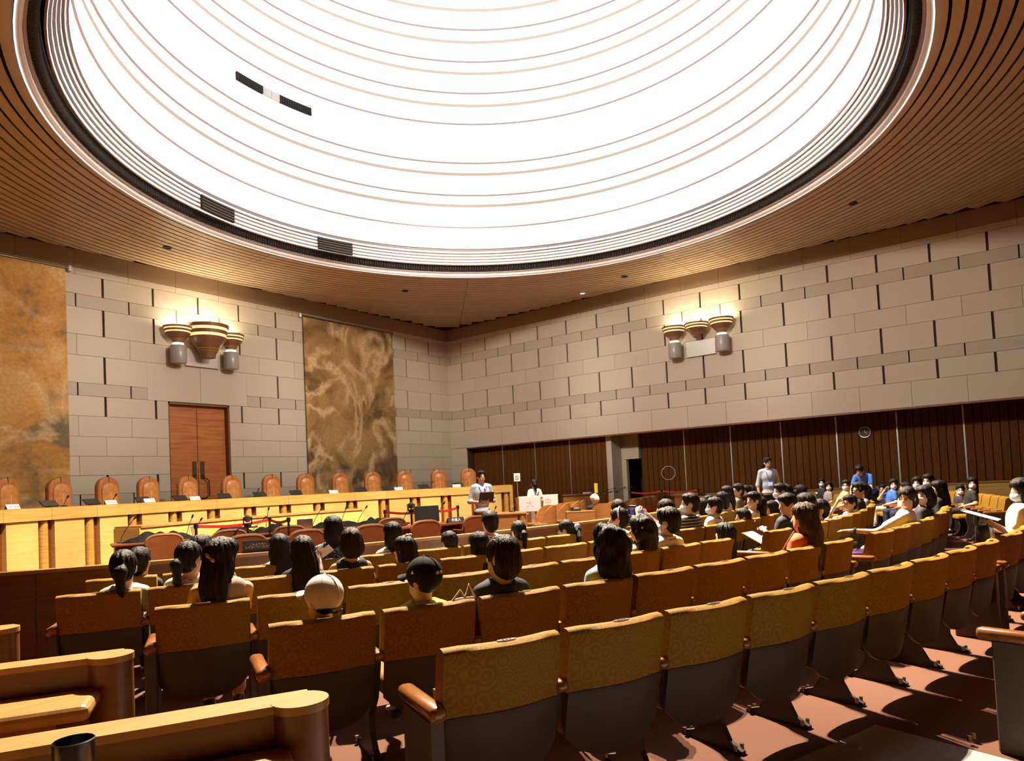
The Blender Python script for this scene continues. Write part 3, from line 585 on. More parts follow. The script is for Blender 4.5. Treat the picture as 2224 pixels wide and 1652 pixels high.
for row, b, ths in SEATS:
    for k, th in enumerate(ths):
        occ = (row, b, k) in occ_ids
        side = 'press-desk aisle' if b == 'L' else 'its aisle'
        lab = '%s mustard chair, %s from %s, %s, %s' % ('bag-laden' if occ_ids.get((row, b, k)) == -1 else 'occupied' if occ else 'empty', ORD[k + 1], side, ROWNAME[row], BLOCK[b])
        near = b == 'L' and row in 'AB'
        chair_at(row, th, lab, occ, near, k == 0, k == len(ths) - 1)

# grey rug behind the fifth row
tag(obj('rug', arcslab(AX, AY, 18.20, 20.2, .001, .012, -27.5, -18.75, 14), M['rug']), 'grey rug on the carpet behind the fifth row of mustard chairs', 'rug')

# ------------------------------------------------------------------ public rail between the seats and the court
rl = thing('public_rail', 'long curved wooden rail wall between the mustard seats and the court', 'rail wall', (AX, AY, 0))
for k in range(14):
    a0 = -41 + 6 * k; obj('panel', arcslab(0, 0, 13.20, 13.26, .03, .815, a0 + .02, a0 + 5.98, 6), M['wood_rail'], rl)
    obj('groove_strip', arcslab(0, 0, 13.255, 13.264, .60, .612, a0, a0 + 6, 6), M['wood_red'], rl)
obj('cap', arcslab(0, 0, 13.16, 13.28, .815, .845, -41, 43, 60), M['wood_top'], rl)
obj('plinth', arcslab(0, 0, 13.18, 13.275, 0, .05, -41, 43, 60), M['wood_red'], rl)
s = thing('notice_sign', 'black notice with white lettering standing on the rail cap', 'sign', (-15.867, -11.714, .845), R(-31))
obj('board', box(-.145, .145, -.006, .006, 0, .118), M['black'], s)
tx = text_mesh('これより中へ\n入らないでください', .027, .0006)
obj('lettering', xf(tx, Matrix.Translation((0, -.0075, .062)) @ Matrix.Rotation(R(90), 4, 'X')), M['paper'], s)
obj('foot', box(-.12, .12, -.03, .03, 0, .008), M['black'], s)

# ------------------------------------------------------------------ press desks at the side
PX = -18.705
def pew(rad, label, k):
    a_end = math.degrees(math.asin((PX - AX) / rad)); t = thing('press_desk', label, 'desk', (AX, AY, 0), 0, 'press desks')
    a0 = a_end - 12
    obj('front_panel', arcslab(0, 0, rad - .045, rad + .055, .02, .86, a0, a_end - .16, 10), M['wood_pew'], t)
    obj('top_cap', arcslab(0, 0, rad - .05, rad + .06, .86, .88, a0, a_end - .12, 10), M['wood_top'], t)
    ae = R(a_end - math.degrees(.068 / rad)); ex, ey = (rad + .035) * math.sin(ae), -(rad + .035) * math.cos(ae)
    po = obj('end_post', cyl(ex, ey, 0, .86, .068, 28), M['wood_pew'], t, True); obj('post_top', cyl(ex, ey, .86, .8812, .071, 28), M['wood_top'], t, True)
    obj('post_joint', cyl(ex, ey, .42, .426, .069, 28), M['dark'], po, True)
    sa = a_end - .30
    sh = obj('writing_shelf', arcslab(0, 0, rad + .06, rad + .31, .735, .785, a0, sa, 10), M['wood_top'], t)
    md = sh.modifiers.new('bevel', 'BEVEL'); md.width = .022; md.segments = 3
    obj('shelf_rail', arcslab(0, 0, rad + .24, rad + .27, .58, .735, a0, sa - .3, 10), M['wood_pew'], t)
    obj('bracket', arcslab(0, 0, rad + .05, rad + .24, .3, .735, sa - .9, sa - .7, 2), M['wood_pew'], t)
pew(18.66, 'wooden press desk with rounded end post, holding the black camera', 0)
pew(17.73, 'wooden press desk with rounded end post in front of the camera desk', 1)
pew(16.81, 'wooden press desk nearest the rail wall, only its end post seen', 2)
pew(15.88, 'wooden press desk hidden mostly beyond the frame beside the rail', 3)
bpy.data.objects['press_desk.003']
cm = thing('camera_lens', 'black camera lens with hood standing upright on the nearest press desk shelf', 'camera lens', (-19.27, -16.385, .785), R(-18)); cm.scale = (.78, .78, .62)
lz = Matrix.Identity(4)
obj('barrel', xf(lathe([(.0001, .004), (.036, .004), (.038, .01), (.038, .06), (.041, .065), (.041, .15), (.0001, .15)], 32), lz), M['plastic'], cm, True)
obj('focus_ring', xf(lathe([(.0412, .07), (.0435, .075), (.0435, .125), (.0412, .13)], 32), lz), M['black'], cm, True)
obj('hood', xf(lathe([(.041, .148), (.047, .16), (.049, .225), (.046, .228), (.044, .16), (.038, .15)], 32), lz), M['plastic'], cm, True)
obj('glass', xf(cyl(0, 0, .15, .158, .036, 24), lz), M['lens'], cm, True)

# ------------------------------------------------------------------ judges' bench on its dais
BX, BY, BR = -9.97, -14.2, 12.0
dais = thing('bench_dais', 'raised floor carrying the judges\' chairs behind the long bench', 'platform', (BX, BY, 0))
obj('platform', arcslab(0, 0, BR + .12, 13.95, 0, .55, -38, 38, 40, 1), M['carpet'], dais)
be = thing('judges_bench', 'long curved blond wood bench with pilasters, lit bright', 'bench', (BX, BY, 0))
A = lambda r0, r1, z0, z1, a0, a1, n=6: arcslab(0, 0, r0, r1, z0, z1, a0, a1, n, 1)
obj('carcass', A(BR + .10, BR + .16, .0, 1.19, -38, 38, 48), M['wood_red'], be)
obj('top', A(BR - .02, BR + .62, 1.365, 1.385, -38.2, 38.2, 60), M['wood_top'], be)
obj('plinth', A(BR + .02, BR + .1, 0, .12, -38, 38, 48), M['wood_red'], be)
ST = 4.70; pc = [-.12 + ST * k for k in range(-8, 9)]
for k, a in enumerate(pc):
    if abs(a) > 38: continue
    cx_, cy_ = (BR + .09) * math.sin(R(a)), (BR + .09) * math.cos(R(a))
    obj('pilaster', cyl(cx_, cy_, .02, 1.155, .085, 16), M['wood'], be, True)
    for s in (-1, 1): obj('recess', A(BR + .095, BR + .101, .02, 1.155, a + s * .62 - .22, a + s * .62 + .22, 1), M['wood_red'], be)
for k in range(len(pc) + 1):
    lo = (pc[k - 1] if k else -38.2) + (.82 if k else .0); hi = (pc[k] if k < len(pc) else 38.2) - (.82 if k < len(pc) else 0)
    lo, hi = max(lo, -38.2), min(hi, 38.2)
    if hi - lo > .3: obj('panel', A(BR, BR + .1, .02, 1.155, lo, hi, 5), M['wood_bench'], be)
e = [-38.2] + [a + .45 for a in pc if abs(a) < 37] + [38.2]
for k in range(len(e) - 1): obj('fascia', A(BR - .03, BR + .05, 1.15, 1.372, e[k] + .012, e[k + 1] - .012, 6), M['wood_h'], be)
for s in (-1, 1): obj('cheek', A(BR - .02, BR + .62, 0, 1.37, s * 38.2 - .25, s * 38.2 + .25, 1), M['wood_h'], be)

def arch(w, h0, h1, n=14):
    r = w; return [(-w, h0)] + [(w * math.cos(math.pi - math.pi * i / n), h1 - r * .92 + r * .92 * math.sin(math.pi * i / n)) for i in range(n + 1)] + [(w, h0)]
def pad(poly, y0, y1, bulge, n=3):
    """a cushioned slab: outline in x,z; rounds in towards the front"""
    cx = 0; cz = sum(p[1] for p in poly) / len(poly); V = []; F = []; L = len(poly); lay = [(1, y1), (1, y0 + .3 * (y1 - y0)), (.965, y0 + .05 * (y1 - y0)), (.90, y0), (.45, y0 - bulge)]
    for s, y in lay: V += [(p[0] * s, y, cz + (p[1] - cz) * s) for p in poly]
    for k in range(len(lay) - 1):
        for i in range(L): F.append((k * L + i, k * L + (i + 1) % L, (k + 1) * L + (i + 1) % L, (k + 1) * L + i))
    F += [tuple(range(L)), tuple(range(5 * L - 1, 4 * L - 1, -1))]
    return V, F
JM = {}
JM['backrest'] = mesh_of('backrest', pad(arch(.255, .98, 1.99), -.02, .09, .005), M['leather_d'], True, 60)
JM['inner_pad'] = mesh_of('inner_pad', pad(arch(.18, 1.0, 1.86), -.055, .0, .035), M['leather'], True, 60)
JM['seam'] = mesh_of('centre_seam', tube([(0, -.090, 1.05), (0, -.094, 1.4), (0, -.080, 1.66)], .012, 8), M['leather_l'], True)
JM['top_seam'] = mesh_of('top_seam', box(-.004, .004, -.03, .05, 1.87, 1.993), M['dark'])
JM['seat'] = mesh_of('seat', rbox(-.27, .27, -.50, .05, .92, 1.03, .03), M['leather'], True)
JM['arm'] = mesh_of('armrest', rbox(-.03, .03, -.40, .05, 1.15, 1.21, .02), M['leather_d'], True)
JM['post'] = mesh_of('arm_post', box(-.015, .015, -.3, -.2, .95, 1.16), M['wood_red'])
JM['column'] = mesh_of('column', join(cyl(0, -.2, .60, .93, .035, 12), *[mv(box(-.025, .025, 0, .28, .555, .60), 0, -.2, 0, 2 * math.pi * k / 5) for k in range(5)]), M['black'])
JA = [-32.6, -27.9, -23.18, -18.31, -13.5, -9.18, -4.76, .46, 5.5, 9.97, 14.66, 19.16, 23.77, 28.74, 33.11]
NEARTO = ['', '', 'beyond the gold hanging', '', '', '', '', '', '', '', '', '', '', '', '']
for k, a in enumerate(JA):
    t = thing('judge_chair', '%s tall tan leather chair behind the bench, counted from its end by the gallery' % ORD[15 - k], 'chair', (BX + 13.0 * math.sin(R(a)), BY + 13.0 * math.cos(R(a)), 0), -R(a), 'tall leather chairs behind the bench')
    b = link('backrest', JM['backrest'], t); link('inner_pad', JM['inner_pad'], b); link('centre_seam', JM['seam'], b); link('top_seam', JM['top_seam'], b)
    link('seat', JM['seat'], t)
    for s in (-1, 1): ar = link('armrest', JM['arm'], t, (s * .29, 0, 0)); link('arm_post', JM['post'], ar)
    link('base', JM['column'], t)
def on_bench(a, r=12.25, z=1.385): return (BX + r * math.sin(R(a)), BY + r * math.cos(R(a)), z), -R(a)
cardm = mesh_of('card', join(prism([(-.045, 0), (.0, .085), (.045, 0), (.042, 0), (0, .079), (-.042, 0)], 'x', -.13, .13)), M['paper'])
inkm = mesh_of('ink', xf(join(*[box(-.075 + .05 * k + dx, -.075 + .05 * k + dx + w, -.001, .001, z, z + h) for k in range(4) for dx, w, z, h in ((0, .03, -.012, .004), (.012, .005, -.018, .036), (0, .03, .008, .004))]), Matrix.Translation((0, -.0245, .042)) @ Matrix.Rotation(R(-28), 4, 'X')), M['dark'])
for k, a in enumerate([-26.3, -16.4, -12.1, -6.7, 11.7, 21.2, 30.0]):
    p, rz = on_bench(a, 12.13); j = min(range(15), key=lambda q: abs(JA[q] - a))
    t = thing('name_card', 'white tent name card on the bench near the %s leather chair from the gallery end' % ORD[15 - j], 'name card', p, rz, 'name cards on the bench')
    link('card', cardm, t); link('ink', inkm, t)
monm = [mesh_of('screen_case', xf(rbox(-.17, .17, -.012, .012, 0, .17, .005, 1), Matrix.Translation((0, .08, .015)) @ Matrix.Rotation(R(-48), 4, 'X')), M['plastic']), mesh_of('foot', rbox(-.08, .08, .0, .14, 0, .015, .004, 1), M['plastic']),
        mesh_of('screen', xf(box(-.155, .155, .0125, .0135, .012, .16), Matrix.Translation((0, .08, .015)) @ Matrix.Rotation(R(-48), 4, 'X')), M['screen'])]
for k, a in enumerate([-21.7, -16.9, -11.9, -7.15, -2.2, 2.3, 7.1, 16.2, 20.3, 25.4, 30.6]):
    p, rz = on_bench(a, 12.24 if k not in (1, 3, 8) else 12.38); j = min(range(15), key=lambda q: abs(JA[q] - a))
    t = thing('bench_monitor', 'small black tilted screen on the bench by the %s leather chair from the gallery end' % ORD[15 - j], 'monitor', p, rz, 'black screens on the bench')
    c = link('screen_case', monm[0], t); link('screen', monm[2], c); link('foot', monm[1], t)
def gooseneck(loc, tip, label, group, base=True):
    t = thing('microphone', label, 'microphone', loc, 0, group); d = Vector(tip)
    obj('base', rbox(-.045, .045, -.06, .06, 0, .025, .008, 1), M['plastic'], t)
    pts = [(0, 0, .02)] + [tuple(Vector((d.x * s ** 1.5, d.y * s ** 1.5, .02 + (d.z - .02) * s))) for s in (.25, .5, .75, 1)]
    obj('gooseneck', tube(pts, .006, 6), M['black'], t, True); v = (Vector(pts[-1]) - Vector(pts[-2])).normalized()
    obj('windscreen', tube([pts[-1], tuple(Vector(pts[-1]) + v * .03), tuple(Vector(pts[-1]) + v * .07)], [.012, .019, .012], 10), M['black'], t, True)
for k, a in enumerate([-20.2, -15.2, -2.9, 1.8, 26.4]):
    p, rz = on_bench(a, 12.4); j = min(range(15), key=lambda q: abs(JA[q] - a))
    gooseneck(p, (.04, -.05, .16), 'thin bench microphone nearest the %s leather chair from the gallery end' % ORD[15 - j], 'bench microphones')

# ------------------------------------------------------------------ court well
def desk_arc(a0, a1, r0, r1, zt, label, name='clerk_desk'):
    t = thing(name, label, 'desk', (BX, BY, 0)); obj('top', A(r0, r1, zt - .04, zt, a0, a1, 24), M['wood_top'], t)
    n = max(1, round((a1 - a0) / 6)); st = (a1 - a0) / n
    for k in range(n): obj('front_panel', A(r0 + .02, r0 + .06, .02, zt - .04, a0 + k * st + .02, a0 + (k + 1) * st - .02, 4), M['wood_h'], t)
    for a in (a0, a1): obj('end_panel', A(r0 + .02, r1, 0, zt - .04, a - .12, a + .12, 1), M['wood_h'], t)
desk_arc(-22.0, 10.76, 10.2, 10.8, 0.96, 'long low blond clerks\' desk standing before the judges\' bench')
def table(p0, p1, w, h, label, name='counsel_table'):
    p0, p1 = Vector((*p0, 0)), Vector((*p1, 0)); d = p1 - p0; L = d.length; t = thing(name, label, 'table', p0, math.atan2(d.y, d.x))
    obj('top', rbox(0, L, 0, w, h - .045, h, .012), M['wood_red'], t, True); obj('apron', box(.05, L - .05, w - .08, w - .05, .12, h - .045), M['wood_red'], t)
    for x in (.05, L / 2, L - .09): obj('leg', box(x, x + .05, .06, w - .06, 0, h - .045), M['wood_red'], t)
table((-14.35, -7.85), (-9.6, -9.0), .58, .70, 'dark reddish table before the nearer row of arched counsel chairs')
table((-14.6, -5.45), (-9.5, -7.35), .62, .70, 'dark reddish table heaped with black robes before the farther counsel chairs')
def arch_back(w, z0, z1, n=12):
    pts = [(-w, z0)]
    for i in range(n + 1):
        a = math.pi - math.pi * i / n; pts.append((w * math.copysign(abs(math.cos(a)) ** .62, math.cos(a)), z1 - .16 + .16 * math.sin(a) ** .8))
    return pts + [(w, z0)]
CM = {}
CM['back_panel'] = mesh_of('back_panel', prism(arch_back(.28, .16, .82), 'y', 0, .05), M['wood_red'])
CM['edge'] = mesh_of('top_edge', tube([(p[0], .025, p[1]) for p in arch_back(.28, .4, .82)[1:-1]], .03, 8), M['wood_rail'], True)
CM['pad'] = mesh_of('back_pad', prism(arch_back(.25, .40, .79), 'y', .05, .10), M['leather_d'])
CM['seat'] = mesh_of('seat', rbox(-.26, .26, .05, .52, .34, .43, .03), M['leather_d'], True)
CM['leg'] = mesh_of('leg', box(-.025, .025, -.025, .025, 0, .36), M['wood_red'])
CM['arm'] = mesh_of('armrest', rbox(-.03, .03, .03, .42, .55, .60, .015), M['wood_red'], True)
def counsel_chair(x, y, rz, label):
    t = thing('counsel_chair', label, 'chair', (x, y, 0), rz, 'arched counsel chairs'); b = link('back_panel', CM['back_panel'], t); link('top_edge', CM['edge'], b); link('back_pad', CM['pad'], b); link('seat', CM['seat'], t)
    for s in (-1, 1):
        link('armrest', CM['arm'], t, (s * .27, 0, 0))
        for q in (.08, .47): link('leg', CM['leg'], t, (s * .22, q, 0))
for k, (x, y) in enumerate(((-14.0, -8.51), (-13.09, -8.73), (-12.08, -9.07), (-11.17, -9.46), (-10.01, -9.63))):
    counsel_chair(x, y, R(-16), 'arched reddish counsel chair, %s from the press-desk side in the row nearer the rail' % ORD[k + 1])
for k, (x, y) in enumerate(((-13.98, -5.98), (-13.13, -6.58), (-12.22, -7.02), (-10.24, -7.6))):
    counsel_chair(x, y, R(-22), 'arched reddish counsel chair, %s from the press-desk side in the row nearer the bench' % ORD[k + 1])
def robe(x, y, z, sx, sy, h, seed, label):
    n, m = 26, 18; V = []; F = []; rg = np.random.default_rng(seed); ph = rg.uniform(0, 6.28, 8); fr = rg.uniform(4, 11, 8)
    for i in range(n + 1):
        for j in range(m + 1):
            u, v = i / n * 2 - 1, j / m * 2 - 1; e = max(0, 1 - abs(u) ** 3) * max(0, 1 - abs(v) ** 3)
            w = sum(math.sin(fr[k] * (u * math.cos(ph[k]) + v * math.sin(ph[k])) + ph[-k]) for k in range(6)) / 6
            V.append((u * sx * (1 + .1 * math.sin(5 * v + ph[0])), v * sy * (1 + .12 * math.sin(6 * u + ph[1])), e * h * (.55 + .75 * abs(w)) + .004))
    k = len(V); V += [(p[0], p[1], .001) for p in V]
    for i in range(n):
        for j in range(m): a = i * (m + 1) + j; F.append((a, a + m + 1, a + m + 2, a + 1)); F.append((k + a, k + a + 1, k + a + m + 2, k + a + m + 1))
    for i in range(n): a, b = i * (m + 1), i * (m + 1) + m; F.append((a, k + a, k + a + m + 1, a + m + 1)); F.append((b, b + m + 1, k + b + m + 1, k + b))
    for j in range(m): a, b = j, n * (m + 1) + j; F.append((a, a + 1, k + a + 1, k + a)); F.append((b, k + b, k + b + 1, b + 1))
    tag(obj('robe', (V, F), M['blackcloth'], None, True, (x, y, z), R(-22), 70), label, 'robe', 'folded black robes')
def on_far(s, off=.3):   # a point on the far table top
    d = Vector((5.1, -1.9, 0)).normalized(); q = Vector((-14.6, -5.45, .70)) + d * s + Vector((-d.y, d.x, 0)) * off; return q
for s, sx, h, sd, lb in ((.75, .55, .17, 1, 'heap of black robes at the press-desk end of the far table'), (2.0, .36, .17, 2, 'heap of black robes beside the open silver laptop pair'), (2.75, .42, .14, 3, 'flat pile of black robes in the middle of the far table'), (3.95, .50, .15, 4, 'long heap of black robes toward the gallery end of the far table'), (4.8, .42, .13, 5, 'low black robe heap at the gallery end of the far table')):
    q = on_far(s); robe(q.x, q.y, q.z, sx, .24, h, sd, lb)
def laptop(q, rz, label):
    t = thing('laptop', label, 'laptop', q, rz, 'silver laptops'); obj('base', rbox(-.15, .15, -.10, .10, 0, .015, .004, 1), M['alu'], t)
    obj('lid', xf(rbox(-.15, .15, -.004, .004, 0, .21, .003, 1), Matrix.Translation((0, .1, .012)) @ Matrix.Rotation(R(-12), 4, 'X')), M['alu'], t)
q = on_far(1.42); laptop(q, R(50), 'open silver laptop seen edge-on beside the first robe heap')
q = on_far(3.3); laptop(q, R(150), 'open silver laptop showing its lid between two robe heaps')
for s, dx, h, lb in ((.15, .22, .40, 'tall microphone at the press-desk end of the far table'), (1.2, .10, .36, 'microphone with upright stem behind the first laptop'), (1.3, .14, .30, 'shorter microphone leaning beside the first laptop'), (2.35, .22, .26, 'low bent microphone over the second robe heap'), (2.6, .06, .42, 'upright microphone near the centre of the far table'), (3.5, .18, .36, 'microphone leaning right of the second laptop'), (4.1, .10, .34, 'microphone above the long robe heap'), (4.45, .18, .34, 'microphone leaning over the end of the long robe heap')):
    q = on_far(s, .45); gooseneck(q, (dx * .8, -dx * .55, h), lb, 'table microphones')
dn = Vector((4.75, -1.15, 0)).normalized()
def on_near(s, off=.3): return Vector((-14.35, -7.85, .70)) + dn * s + Vector((-dn.y, dn.x, 0)) * off
gooseneck(on_near(4.5, .5), (.14, -.1, .36), 'microphone beside the black monitor on the near table', 'table microphones')
gooseneck(on_near(3.75, .5), (.12, -.1, .36), 'microphone near the second video camera on the near table', 'table microphones')
t = thing('desktop_monitor', 'black monitor standing on the near counsel table', 'monitor', on_near(4.25, .40), R(-40)); obj('case', xf(rbox(-.24, .24, -.015, .015, .04, .36, .006, 1), Matrix.Rotation(R(-12), 4, 'X')), M['plastic'], t); obj('stand', rbox(-.1, .1, -.08, .08, 0, .012, .004, 1), M['plastic'], t); obj('neck', box(-.03, .03, .01, .03, .0, .12), M['plastic'], t)
t = thing('counsel_name_plate', 'black triangular name plate with white characters on the near table', 'name plate', on_near(4.72, .12), R(-14)); obj('plate', prism([(-.05, 0), (0, .10), (.05, 0)], 'x', -.19, .19), M['black'], t)
obj('lettering', xf(text_mesh('弁護人', .075, .001), Matrix.Translation((0, -.030, .048)) @ Matrix.Rotation(R(63), 4, 'X')), M['paper'], t)
def ptz(loc, rz, h, label):
    t = thing('video_camera', label, 'camera', loc, rz, 'dome video cameras'); obj('base', cyl(0, 0, h, h + .05, .06, 18), M['plastic'], t, True); obj('fork', join(box(-.075, -.055, -.03, .03, h + .04, h + .17), box(.055, .075, -.03, .03, h + .04, h + .17), box(-.075, .075, -.03, .03, h + .04, h + .06)), M['plastic'], t)
    hd = obj('head', sph((0, 0, h + .14), (.06, .07, .06), 16, 10), M['plastic'], t, True); obj('lens', xf(cyl(0, 0, .05, .09, .035, 16), Matrix.Translation((0, 0, h + .14)) @ Matrix.Rotation(R(90), 4, 'X')), M['lens'], hd, True); obj('lens_ring', xf(lathe([(.035, .05), (.042, .055), (.042, .088), (.035, .09)], 16), Matrix.Translation((0, 0, h + .14)) @ Matrix.Rotation(R(90), 4, 'X')), M['metal'], hd, True)
    st = obj('stand_pole', cyl(0, 0, .02, h, .02, 10), M['dmetal'], t, True); obj('stand_foot', cyl(0, 0, 0, .02, .16, 20), M['dmetal'], st, True); obj('shelf', box(-.16, .16, -.12, .12, h - .015, h), M['black'], t)
ptz((-13.05, -7.0, 0), R(-30), .88, 'black swivel video camera above the second robe heap')
ptz((-10.05, -7.95, 0), R(-25), .93, 'black swivel video camera above its shelf beside the belt posts')
def belt(posts, h, label, group, seg=None):
    for k, (x, y) in enumerate(posts):
        t = thing('belt_post', label % ORD[k + 1], 'barrier post', (x, y, 0), 0, group); obj('base', lathe([(.0001, 0), (.15, 0), (.15, .012), (.03, .03), (.0001, .03)], 20), M['dmetal'], t, True); obj('pole', cyl(0, 0, .02, h - .07, .022, 12), M['dmetal'], t, True); obj('head', cyl(0, 0, h - .08, h, .035, 12), M['black'], t, True)
        if k < len(posts) - 1:
            b = Vector(posts[k + 1]) - Vector((x, y)); L = b.length; n = 8; V = []
            for i in range(n + 1):
                s = i / n; p = b * s; z = h - .02 - .05 * math.sin(math.pi * s)
                V += [(p.x, p.y, z), (p.x, p.y, z - .05), (p.x + .002, p.y + .004, z - .05), (p.x + .002, p.y + .004, z)]
            F = [(4 * i + q, 4 * i + (q + 1) % 4, 4 * i + 4 + (q + 1) % 4, 4 * i + 4 + q) for i in range(n) for q in range(4)]
            obj('belt', (V, F), M['red'], t)
belt([(-13.91, -6.89), (-12.27, -6.47), (-12.46, -7.33)], 1.0, '%s belt post with red belt from the press-desk side behind the near chairs', 'left belt posts')
belt([(-9.75, -6.85), (-9.4, -7.85), (-8.35, -7.68)], .98, '%s red belt post going toward the presenter from the second video camera', 'presenter belt posts')
# desks and chairs on the gallery side of the court
cd = thing('side_desk', 'blond wood desk with rounded column end by the presenter', 'desk', (-7.75, -8.2, 0), R(-52))
obj('top', rbox(0, .75, 0, .9, .70, .75, .012), M['wood_top'], cd, True); obj('front_panel', box(0, .55, .02, .06, 0, .70), M['wood_mid'], cd); obj('column', cyl(.66, .12, 0, .70, .11, 20), M['wood_mid'], cd, True); obj('side_panel', box(.02, .06, .06, .86, 0, .70), M['wood_mid'], cd)
gooseneck((-7.45, -8.0, .75), (.0, -.03, .10), 'small microphone on the blond side desk', 'side desk microphones')
gooseneck((-7.1, -8.25, .75), (.03, -.03, .12), 'thin microphone on the blond side desk beside the white boards', 'side desk microphones')
def round_chair(x, y, rz, label):
    t = thing('clerk_chair', label, 'chair', (x, y, 0), rz, 'tan curved chairs beside the side desks')
    q = [(.0, .0), (.34, .0)] + [(.34 * math.cos(math.pi / 2 * i / 10) - .0, .42 + .46 * math.sin(math.pi / 2 * i / 10)) for i in range(11)]
    V = []; F = []; n = 28
    for i in range(n + 1):
        a = R(-115 + 230 * i / n); c, s = math.cos(a), math.sin(a); zt = .44 + .43 * math.sqrt(max(0, 1 - (max(0, abs(a) - R(48)) / R(67)) ** 2))
        for r, z in ((.31, .08), (.31, zt), (.26, zt), (.26, .08)): V.append((r * s, -r * c, z))
    for i in range(n):
        for k in range(4): F.append((4 * i + k, 4 * i + (k + 1) % 4, 4 * i + 4 + (k + 1) % 4, 4 * i + 4 + k))
    F += [(0, 3, 2, 1), (4 * n, 4 * n + 1, 4 * n + 2, 4 * n + 3)]
    obj('back_shell', (V, F), M['wood_mid'], t, True, angle=50); obj('seat', cyl(0, .02, .30, .42, .25, 20), M['leather'], t, True); obj('base', join(cyl(0, 0, .02, .3, .05, 12), cyl(0, 0, 0, .03, .2, 16)), M['wood_red'], t, True)
    for s in (-1, 1): obj('armrest', rbox(s * .28 - .04, s * .28 + .04, .0, .32, .42, .48, .015), M['wood_top'], t, True); obj('arm_panel', box(s * .28 - .03, s * .28 + .03, .04, .3, .1, .42), M['wood_mid'], t)
for k, (x, y) in enumerate(((-6.85, -8.95), (-5.75, -8.62), (-4.75, -8.3), (-3.95, -8.0))): round_chair(x, y, R(52), 'tan curved chair by the white boards, %s from the presenter' % ORD[k + 1])
for k, (x, y) in enumerate(((-5.2, -9.72), (-3.75, -9.5), (-3.15, -9.4), (-2.6, -9.3), (-2.0, -9.2))): round_chair(x, y, R(40), 'tan curved chair beyond the steel pole, %s from that pole' % ORD[k + 1])
t = thing('small_desk', 'low blond desk with box front, telephone on top, beyond the rail', 'desk', (-6.80, -9.56, 0), R(-54)); obj('front_panel', box(0, .64, 0, .05, 0, .70), M['wood_mid'], t); obj('top', rbox(0, .64, 0, .55, .67, .715, .01), M['wood_top'], t); 
for x in (0, .60): obj('side_panel', box(x, x + .04, .05, .53, 0, .68), M['wood_mid'], t)
t = thing('telephone', 'dark telephone with pale keys on the low blond desk', 'telephone', (-6.43, -9.55, .715), R(-40)); obj('case', prism([(-.1, 0), (.1, 0), (.1, .07), (-.1, .03)], 'x', -.11, .11), M['plastic'], t)
for i in range(3):
    for j in range(3): obj('key', box(-.02 + .035 * i, .005 + .035 * i, -.07 + .045 * j, -.04 + .045 * j, .055, .066), M['paper'], t)
obj('handset', rbox(-.1, -.055, -.1, .1, .05, .085, .012), M['plastic'], t, True)
t = thing('lectern_desk', 'tall reddish lectern desk in front of the boarded gallery wall', 'desk', (-2.86, -6.94, 0), R(-52)); obj('front_panel', box(0, 1.05, 0, .06, 0, .98), M['wood_mid'], t); obj('top', rbox(-.02, 1.25, -.02, .62, .96, 1.0, .01), M['wood_red'], t); obj('side_panel', box(1.05, 1.22, .0, .6, 0, .96), M['wood_red'], t); obj('back_panel', box(0, .06, .06, .58, 0, .96), M['wood_mid'], t)
obj('ledge', box(.0, 1.05, -.012, 0, .60, .612), M['wood_red'], t)
tag(obj('paper_stack', rbox(-.16, .16, -.11, .11, 0, .05, .004, 1), M['paper'], None, False, (-2.20, -7.36, 1.0), R(20)), 'stack of white papers on the tall reddish lectern desk', 'papers')
for k, (x, y) in enumerate(((-1.93, -7.64), (-1.7, -7.85), (-1.55, -8.0))): gooseneck((x, y, 1.0), (.30, -.30, .12), '%s microphone from the papers on the tall lectern desk' % ORD[k + 1], 'lectern microphones')
t = thing('dark_desk', 'dark reddish desk between bench end and white boards', 'desk', (-4.35, -6.3, 0), R(-52)); obj('front_panel', box(0, .5, 0, .05, 0, .98), M['wood_red'], t); obj('top', box(-.02, .52, 0, .5, .96, 1.0), M['wood_red'], t); obj('side_panel', box(0, .04, .05, .48, 0, .96), M['wood_red'], t)
def board(x, y, rz, ch, label, col):
    t = thing('white_board', label, 'sign board', (x, y, 0), rz, 'white sign boards'); obj('sheet', rbox(-.27, .27, -.012, .012, .70, 1.07, .004, 1), M['paper'], t); obj('lettering', xf(text_mesh(ch, .20, .001), Matrix.Translation((0, -.0135, .88)) @ Matrix.Rotation(R(90), 4, 'X')), col, t)
    obj('frame', join(box(-.28, .28, -.008, .02, .69, .702), box(-.28, .28, -.008, .02, 1.068, 1.08)), M['paper'], t); obj('leg', join(box(-.2, -.17, 0, .02, 0, .7), box(.17, .2, 0, .02, 0, .7), box(-.2, -.17, -.15, .15, 0, .015), box(.17, .2, -.15, .15, 0, .015)), M['alu'], t)
M['palegrey'] = mat('pale_grey_ink', (.55, .55, .55), .8); M['palered'] = mat('pale_red_ink', (.75, .35, .28), .8)
board(-6.05, -8.01, R(-53), '大', 'white sign board with a faint grey character, nearer the presenter', M['palegrey'])
board(-4.97, -7.81, R(-53), '中', 'white sign board with a red character behind the other board', M['palered'])
t = thing('prohibition_sign', 'small white sign with red crossed ring on a thin pole by the boarded wall', 'sign', (-4.63, -6.59, 0), R(-53)); obj('sheet', box(-.085, .085, -.008, .008, 1.47, 1.69), M['paper'], t); obj('pole', cyl(0, .012, .02, 1.5, .01, 8), M['alu'], t, True); obj('foot', cyl(0, .012, 0, .02, .14, 16), M['alu'], t, True)
ring = [(.042 * math.cos(2 * math.pi * i / 20), -.010, 1.565 + .055 * math.sin(2 * math.pi * i / 20)) for i in range(20)]
